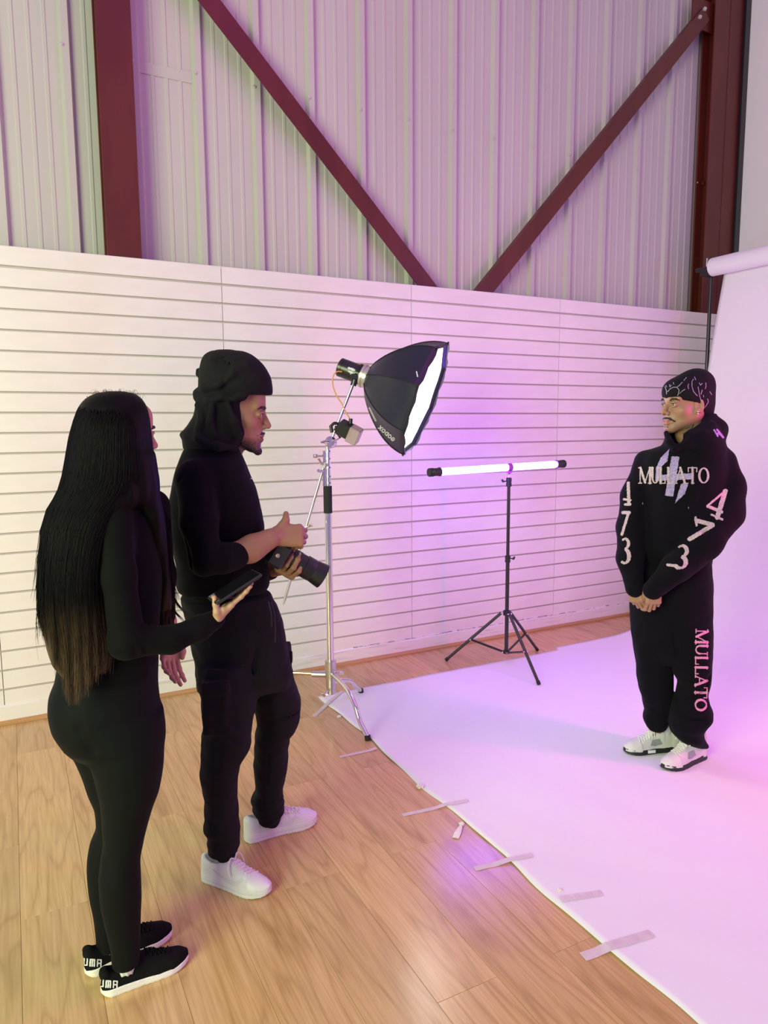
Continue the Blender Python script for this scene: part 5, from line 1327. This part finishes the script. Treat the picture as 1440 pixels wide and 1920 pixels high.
for pl_ in ([(240, 310), (265, 380), (268, 440)], [(255, 290), (270, 320)], [(320, 280), (322, 320), (350, 290)], [(380, 240), (390, 275)], [(285, 400), (330, 350), (380, 325), (440, 325), (490, 290), (520, 250), (540, 240)], [(440, 325), (480, 370), (470, 430), (455, 465)], [(490, 430), (530, 390), (575, 360)], [(560, 210), (605, 160)], [(640, 270), (628, 310), (640, 350)], [(720, 190), (695, 230), (700, 320), (720, 390), (760, 440), (790, 470)], [(800, 320), (815, 400), (830, 480), (850, 550)], [(870, 370), (850, 440)], [(740, 150), (760, 200)], [(930, 250), (935, 310), (920, 350)], [(960, 520), (975, 570), (940, 630), (910, 675)], [(1000, 400), (1030, 450)], [(890, 460), (895, 490)], [(820, 250), (840, 290), (870, 260)]):
    cs_ += poly([(1220+x/9, 690+y/9) for x, y in pl_], .95)
decal('cap_pattern', fo, bvc, cs_, (1238, 700, 1342, 770), .5, 'pattern_lilac', cp_, off=.001)
# hoodie
F = Field((-.36, -.40, .64), (.34, .30, 1.62), .0052)
F.loft(secs(fo, [(838, 1232, 1345, .09, 0), (846, 1212, 1358, .13, 0), (858, 1201, 1366, .15, 0), (880, 1197, 1370, .16, 0), (920, 1195, 1368, .165, 0), (960, 1194, 1360, .17, 0), (1000, 1193, 1350, .17, 0), (1025, 1192, 1342, .17, 0), (1045, 1196, 1338, .16, 0), (1062, 1202, 1336, .15, 0)]), n=2.2)
a1, r1 = limb(fo, [(1213, 868, -.02), (1193, 930, -.06), (1184, 990, -.09), (1182, 1045, -.14), (1188, 1086, -.18)], [24, 25, 26, 24, 18]); F.chain(a1, r1, k=.02)
F.chain([P(1188, 1084, -.18), P(1191, 1102, -.195)], [.045, .043], k=.006)
a2, r2 = limb(fo, [(1350, 868, .02), (1364, 915, .0), (1356, 962, -.04), (1318, 1018, -.13), (1268, 1066, -.19), (1236, 1096, -.215)], [29, 33, 36, 33, 27, 20]); F.chain(a2, r2, k=.018)
F.chain([P(1238, 1092, -.215), P(1224, 1106, -.235)], [.046, .043], k=.006)
# hood gathered round the neck
F.loft(secs(fo, [(776, 1318, 1343, .05, .07), (788, 1290, 1347, .09, .05), (800, 1262, 1350, .115, .02), (815, 1249, 1354, .135, -.01), (830, 1243, 1361, .15, -.01), (845, 1238, 1364, .15, -.01), (862, 1240, 1360, .13, -.01)]), k=.02, n=2.2)
F.ell(P(1344, 808, .05), (.048, .07, .055), k=.03)
F.cap(P(1285, 765, -.02), P(1279, 815, -.06), .088, .052, k=.008, op='s'); F.cap(P(1277, 812, -.08), P(1266, 838, -.17), .040, .010, k=.010, op='s')
F.chain([P(1249, 812, -.10), P(1256, 830, -.15), P(1266, 842, -.165), P(1290, 832, -.15), P(1318, 815, -.11), P(1336, 797, -.05)], [.012, .014, .014, .018, .018, .014], k=.012)
fold(F, fo, [[(1266, 836, -.20), (1285, 822, -.20), (1310, 812, -.16), (1330, 802, -.10)], [(1350, 840, -.05), (1325, 842, -.13), (1290, 850, -.17), (1262, 850, -.19)]], .003, .012)
fold(F, fo, [[(1190, 940, -.17), (1192, 990, -.19), (1196, 1040, -.19)], [(1318, 925, -.16), (1300, 970, -.18), (1262, 1020, -.2), (1240, 1045, -.2)], [(1215, 1005, -.2), (1235, 1020, -.2), (1240, 1042, -.19)], [(1370, 990, -.1), (1345, 985, -.15)], [(1345, 1012, -.12), (1320, 995, -.18)], [(1205, 870, -.16), (1200, 900, -.17)]], .004, .022)
F.chain([P(1194, 949, -.17), P(1220, 943, -.20), P(1262, 945, -.205), P(1290, 953, -.20)], [.0022]*4, k=.005, op='s')
F.disp(lambda x, y, z: .005*noise3(x, y, z, 20, 2.2)*np.clip((1.42-z)*6, .2, 1)+.002*noise3(x, y, z, 50, 1), .04)
V, Q = F.mesh(1); hoo = link('hoodie', np_mesh(V, Q), 'hoodie_black', ma); bvh_o = bvh(V, Q)
M['print_lilac'] = mat('lilac_print', (.26, .18, .42), .6, noise=((160, 160, 160), (.42, .32, .58), .35, .65))
M['print_pale'] = mat('pale_print', (.40, .27, .31), .6, noise=((140, 140, 140), (.55, .44, .50), .35, .65))
four = [('p', [(1255, 842), (1251, 865), (1236, 879), (1230, 878), (1239, 858)]), ('p', [(1259, 856), (1274, 856), (1262, 931), (1247, 929)]), ('p', [(1277, 907), (1291, 905), (1284, 926), (1266, 943)]), ('p', [(1230, 876), (1238, 876), (1236, 902), (1229, 902)]), ('l', 1236, 896, 1296, 893, 11)]
decal('numeral_print', fo, bvh_o, four, (1224, 838, 1300, 946), .8, 'print_lilac', hoo, jitter=.9, off=.0014)
tx = []
for ch, x, w in (('M', 1198, 23), ('U', 1221, 15), ('L', 1236, 12), ('L', 1250, 13), ('A', 1265, 22), ('T', 1290, 17), ('O', 1309, 21)): tx += glyph(ch, x, 877, w, 29, thick=.34, thin=.16, msize=12.5)
decal('chest_lettering', fo, bvh_o, tx, (1192, 870, 1334, 912), .55, 'print_pale', hoo, jitter=.4, off=.0034)
nr = poly([(1360, 921), (1345, 970)], 9)+poly([(1358, 922), (1327, 948)], 4)+poly([(1327, 949), (1353, 960)], 6)+poly([(1334, 965), (1354, 974)], 4)
nr += poly([(1306, 976), (1336, 984)], 8)+poly([(1304, 970), (1306, 985)], 4)+poly([(1336, 985), (1293, 1011)], 8)
nr += [('l', 1273.2, 1025.3, 1276.9, 1023.3, 4.1), ('l', 1276.9, 1023.3, 1280.9, 1023.2, 4.0), ('l', 1280.9, 1023.2, 1284.6, 1025.2, 5.8), ('l', 1284.6, 1025.2, 1287.2, 1028.8, 7.1), ('l', 1287.2, 1028.8, 1288.0, 1033.2, 7.5), ('l', 1288.0, 1033.2, 1287.0, 1037.6, 7.0), ('l', 1287.0, 1037.6, 1284.3, 1041.1, 5.7), ('l', 1284.3, 1041.1, 1280.6, 1042.8, 3.8), ('l', 1280.5, 1044.5, 1284.0, 1047.7, 7.5), ('l', 1284.0, 1047.7, 1285.8, 1052.1, 8.4), ('l', 1285.8, 1052.1, 1285.6, 1056.8, 8.3), ('l', 1285.6, 1056.8, 1283.4, 1061.1, 7.2), ('l', 1283.4, 1061.1, 1279.6, 1064.0, 5.3), ('l', 1279.6, 1064.0, 1275.0, 1065.0, 3.0), ('l', 1275.0, 1065.0, 1270.4, 1064.0, 5.3), ('l', 1270.4, 1064.0, 1266.6, 1061.1, 7.2), ('l', 1266, 1061, 1252, 1059, 5)]
decal('sleeve_numerals', fo, bvh_o, nr, (1246, 914, 1370, 1072), .7, 'print_pale', hoo, jitter=.8)
nl = [('l', 1178, 906, 1179, 944, 6), ('l', 1170, 936, 1182, 938, 4), ('l', 1172, 946, 1182, 946, 4), ('l', 1168, 961, 1180, 961, 6), ('l', 1178, 963, 1166, 1002, 5), ('l', 1167.8, 1012.1, 1170.5, 1010.3, 3.7), ('l', 1170.5, 1010.3, 1173.4, 1010.2, 3.6), ('l', 1173.4, 1010.2, 1176.1, 1012.0, 4.9), ('l', 1176.1, 1012.0, 1177.9, 1015.2, 5.7), ('l', 1177.9, 1015.2, 1178.5, 1019.2, 6.0), ('l', 1178.5, 1019.2, 1177.8, 1023.2, 5.7), ('l', 1177.8, 1023.2, 1175.8, 1026.3, 4.8), ('l', 1175.8, 1026.3, 1173.1, 1027.9, 3.5), ('l', 1173.9, 1030.8, 1176.9, 1033.6, 6.1), ('l', 1176.9, 1033.6, 1178.9, 1038.0, 7.2), ('l', 1178.9, 1038.0, 1179.5, 1043.3, 7.5), ('l', 1179.5, 1043.3, 1178.7, 1048.5, 7.1), ('l', 1178.7, 1048.5, 1176.6, 1052.8, 6.0), ('l', 1176.6, 1052.8, 1173.6, 1055.4, 4.4), ('l', 1173.6, 1055.4, 1170.1, 1055.9, 3.5), ('l', 1170.1, 1055.9, 1166.8, 1054.3, 5.2)]
decal('sleeve_numerals', fo, bvh_o, nl, (1160, 900, 1186, 1062), .7, 'print_pale', hoo, jitter=.8)
decal('hood_print', fo, bvh_o, [('l', 1339, 806, 1346, 818, 3), ('l', 1345, 806, 1356, 820, 4), ('l', 1343, 812, 1352, 815, 2.5)], (1334, 802, 1362, 824), .6, 'print_lilac', hoo, jitter=.8)
for px, py in ((1205, 944), (1291, 952)):
    decal('rivet', fo, bvh_o, [('l', px, py-1.2, px, py+1.2, 1.8)], (px-3, py-3, px+3, py+3), .6, 'chrome', hoo)
# neck tattoo
# sweatpants
F = Field((-.30, -.28, .02), (.30, .30, .96), .0055)
F.loft(secs(fo, [(1050, 1202, 1336, .15, 0), (1075, 1190, 1338, .155, 0), (1100, 1184, 1338, .16, 0), (1130, 1181, 1339, .16, 0), (1174, 1184, 1339, .155, 0), (1205, 1187, 1338, .15, 0), (1235, 1192, 1336, .12, 0)]), n=2.3)
F.loft(secs(fo, [(1180, 1186, 1258, .12, -.0), (1205, 1187, 1262, .125, -.0), (1230, 1190, 1263, .12, 0), (1260, 1193, 1263, .115, .005), (1285, 1197, 1264, .11, .01), (1310, 1203, 1265, .10, .01), (1332, 1208, 1259, .09, .015), (1346, 1204, 1256, .09, .015), (1355, 1208, 1254, .085, .015), (1362, 1214, 1250, .075, .015)]), k=.012, n=2.3)
F.loft(secs(fo, [(1180, 1250, 1338, .12, -.02), (1230, 1256, 1337, .13, -.02), (1262, 1264, 1336, .125, -.025), (1278, 1271, 1334, .12, -.03), (1298, 1267, 1328, .115, -.035), (1315, 1260, 1332, .115, -.04), (1338, 1254, 1339, .12, -.04), (1352, 1253, 1331, .115, -.04), (1366, 1255, 1322, .10, -.04), (1380, 1268, 1322, .09, -.03), (1392, 1290, 1327, .06, .0), (1400, 1312, 1331, .03, .03)]), k=.008, n=2.3)
fold(F, fo, [[(1212, 1140, -.17), (1225, 1200, -.16), (1240, 1260, -.13)], [(1330, 1270, -.10), (1318, 1300, -.12), (1290, 1312, -.15)], [(1262, 1325, -.15), (1285, 1345, -.16), (1318, 1350, -.14)], [(1330, 1320, -.1), (1305, 1330, -.15)], [(1208, 1325, -.08), (1235, 1335, -.09)], [(1240, 1100, -.18), (1262, 1150, -.17), (1268, 1230, -.14)]], .0045, .022)
F.disp(lambda x, y, z: .005*noise3(x, y, z*1.1, 24, 1.7)+.002*noise3(x, y, z, 60, .2), .04)
V, Q = F.mesh(1); pa_ = link('sweatpants', np_mesh(V, Q), 'hoodie_black', ma); bvp = bvh(V, Q)
tx = []; y = 1181
for ch, w in (('M', 26), ('U', 21), ('L', 17), ('L', 17), ('A', 22), ('T', 20), ('O', 24)):
    tx += glyph(ch, 1327-(y-1181)*.012, y, w, 22, ux=(-.02, 1), uy=(-1, -.02), thick=.26, thin=.12, msize=17); y += w+1
M['print_pink'] = mat('pink_print', (.56, .20, .34), .55, noise=((140, 140, 140), (.72, .32, .48), .35, .65))
decal('leg_lettering', fo, bvp, tx, (1299, 1176, 1332, 1340), .55, 'print_pink', pa_, jitter=.8)
for (h_, t_, fl_) in (((1262, 1404), (1170, 1413), 1), ((1318, 1419), (1241, 1444), -1)):
    hg = fo.gnd(*h_); tg = fo.gnd(*t_); v = tg-hg; tg = tg; hg = tg-v/np.linalg.norm(v)*.285
    up, bv, kk = shoe('sneaker', ma, hg, tg, fl_, 'high')
    d_ = (tg-hg)/np.linalg.norm(tg-hg); an = hg+d_*.075
    S_ = Field((an[0]-.07, an[1]-.07, .03), (an[0]+.07, an[1]+.07, .24), .004); S_.loft([(.05, an[0], an[1], .028, .028), (.22, an[0], an[1], .036, .036)], n=2.0); V, Q = S_.mesh(0); link('sock', np_mesh(V, Q), 'sock', ma)
    for s in (-1, 1):      # grey side window and pale midsole flash
        vs = []; fs = []
        out = [(.115, .048), (.150, .040), (.178, .046), (.165, .070), (.128, .074)]
        ctr = (.147, .056); ring_ = []
        for (y_, z_) in [ctr]+out:
            hh = bv.ray_cast(Vector((s*.2, y_*kk, z_*kk)), Vector((-s, 0, 0))); vs.append((hh[0]+Vector((s*.0015, 0, 0))) if hh[0] else Vector((s*.04, y_*kk, z_*kk)))
        for i in range(5): fs.append((0, 1+i, 1+(i+1) % 5))
        o = link('side_window', me_from(vs, fs), 'grey_panel', up); q_ = o.modifiers.new('t', 'SOLIDIFY'); q_.thickness = .0012
        fl2 = link('sole_flash', box((s*.0425*kk-.002, .155*kk, .010), (s*.0425*kk+.003, .195*kk, .024), .001), 'shoe_white', up)
# hands held in front
w1 = P(1190, 1096, -.19); w2 = P(1226, 1099, -.232)
F = Field(np.minimum(w1, w2)+[-.08, -.10, -.17], np.maximum(w1, w2)+[.10, .08, .05], .0021)
F.cap(w1+[0, .0, .012], w1, .026, .025, k=.01)
t1 = hand(F, w1, (.16, -.10, -1), (-.42, -.90, .05), [(28, 46, 30), (34, 50, 30), (40, 54, 32), (46, 56, 34)], spread=.12, thumb=[(.020, .016, -.006), (.038, .036, -.016), (.042, .060, -.024), (.036, .080, -.028)], size=.90, side=-1)
t2 = None
V1, Q1 = F.mesh(1)
F = Field(np.minimum(w1, w2)+[-.08, -.12, -.17], np.maximum(w1, w2)+[.12, .08, .05], .0021)
F.cap(w2+[.006, .0, .010], w2, .026, .025, k=.01)
t2 = hand(F, w2, (.02, -.06, -1), (.35, -.93, .05), [(30, 50, 30), (36, 52, 32), (40, 54, 32), (44, 56, 34)], spread=.10, thumb=[(.018, .016, -.006), (.034, .034, -.016), (.036, .056, -.026), (.030, .074, -.034)], size=.90, side=1)
V2, Q2 = F.mesh(1)
CA = core(fo, [([P(1290, 830, 0), P(1285, 880, 0), P(1278, 1000, 0), P(1268, 1100, 0), P(1262, 1170, 0)], [.05, .10, .11, .10, .11]), ([P(1213, 868, -.02), P(1186, 990, -.09), P(1189, 1090, -.19)], [.04, .035, .024]), ([P(1350, 868, .02), P(1356, 962, -.04), P(1228, 1100, -.23)], [.045, .038, .024]), ([P(1235, 1150, 0), P(1232, 1280, .01), P(1236, 1395, .015)], [.07, .045, .028]), ([P(1295, 1150, -.02), P(1300, 1290, -.03), P(1292, 1400, -.02)], [.07, .045, .028])])
bodyo = finish_body(fo, ma, 'body', [hd]+[(v, q, tone(SK_T)(v)) for v, q in ((V1, Q1), (V2, Q2), CA)])
nails(t1[:4]+t2[:4], None, ma, 'nail_pale')
M['tattoo'] = mat('tattoo_ink', (.035, .045, .05), .6)
decal('neck_tattoo', fo, bvh(hd[0], hd[1]), poly([(1284, 820), (1290, 808), (1297, 803), (1300, 797)], 2)+poly([(1280, 812), (1286, 815)], 1.4)+poly([(1292, 814), (1299, 806), (1304, 800)], 1.5)+poly([(1287, 804), (1293, 801)], 1.4), (1276, 794, 1306, 824), .6, 'tattoo', ma, off=.0008)
# lettering along the lower edge of the softbox
u_, v_ = SUV
bs = bvh(np.array([list(q.co) for q in [o for o in bpy.data.objects if o.name.startswith('shell')][0].data.vertices]), np.array([list(p.vertices) for p in [o for o in bpy.data.objects if o.name.startswith('shell')][0].data.polygons]))
shl = [o for o in bpy.data.objects if o.name.startswith('shell')][0]
# words run up the edge, letters upside down for the viewer: GODOX then a smaller line
def along(word, p0, p1, h, **kw):
    p0 = np.array(p0, float); p1 = np.array(p1, float); L_ = np.linalg.norm(p1-p0); d = (p1-p0)/L_; n = np.array([d[1], -d[0]])
    cw = L_/len(word); out = []
    for i, ch in enumerate(word):
        o = p0+d*cw*i; out += glyph(ch, o[0], o[1], cw*.82, h, ux=tuple(d), uy=tuple(n), **kw)
    return out
decal('lettering', cs, bs, along('GoDoX', (741, 823), (712, 797), 6.5, thick=.30, thin=.22, serif=False), (700, 780, 752, 832), .45, 'white_print', shl, off=.003)
decal('lettering', cs, bs, along('oooooooo', (706, 789), (693, 763), 2.6, thick=.4, thin=.3, serif=False), (686, 756, 710, 794), .45, 'white_print', shl, off=.003)
decal('tag', cs, bs, [('l', 781, 697, 783, 706, 2.2)], (776, 692, 788, 710), .5, 'white_print', shl, off=.003)
hs = [o for o in bpy.data.objects if o.name.startswith('housing')][0]
bh = bvh(np.array([list(q.co) for q in hs.data.vertices]), np.array([[p.vertices[0], p.vertices[1], p.vertices[2], p.vertices[-1]] for p in hs.data.polygons if len(p.vertices) == 4]))
decal('lettering', cs, bh, [('l', 654, 690, 664, 694, 4), ('l', 660, 701, 665, 703, 5), ('l', 654, 696, 660, 699, 3)], (650, 686, 670, 708), .7, 'white_print', hs, off=.002, jitter=2.2)
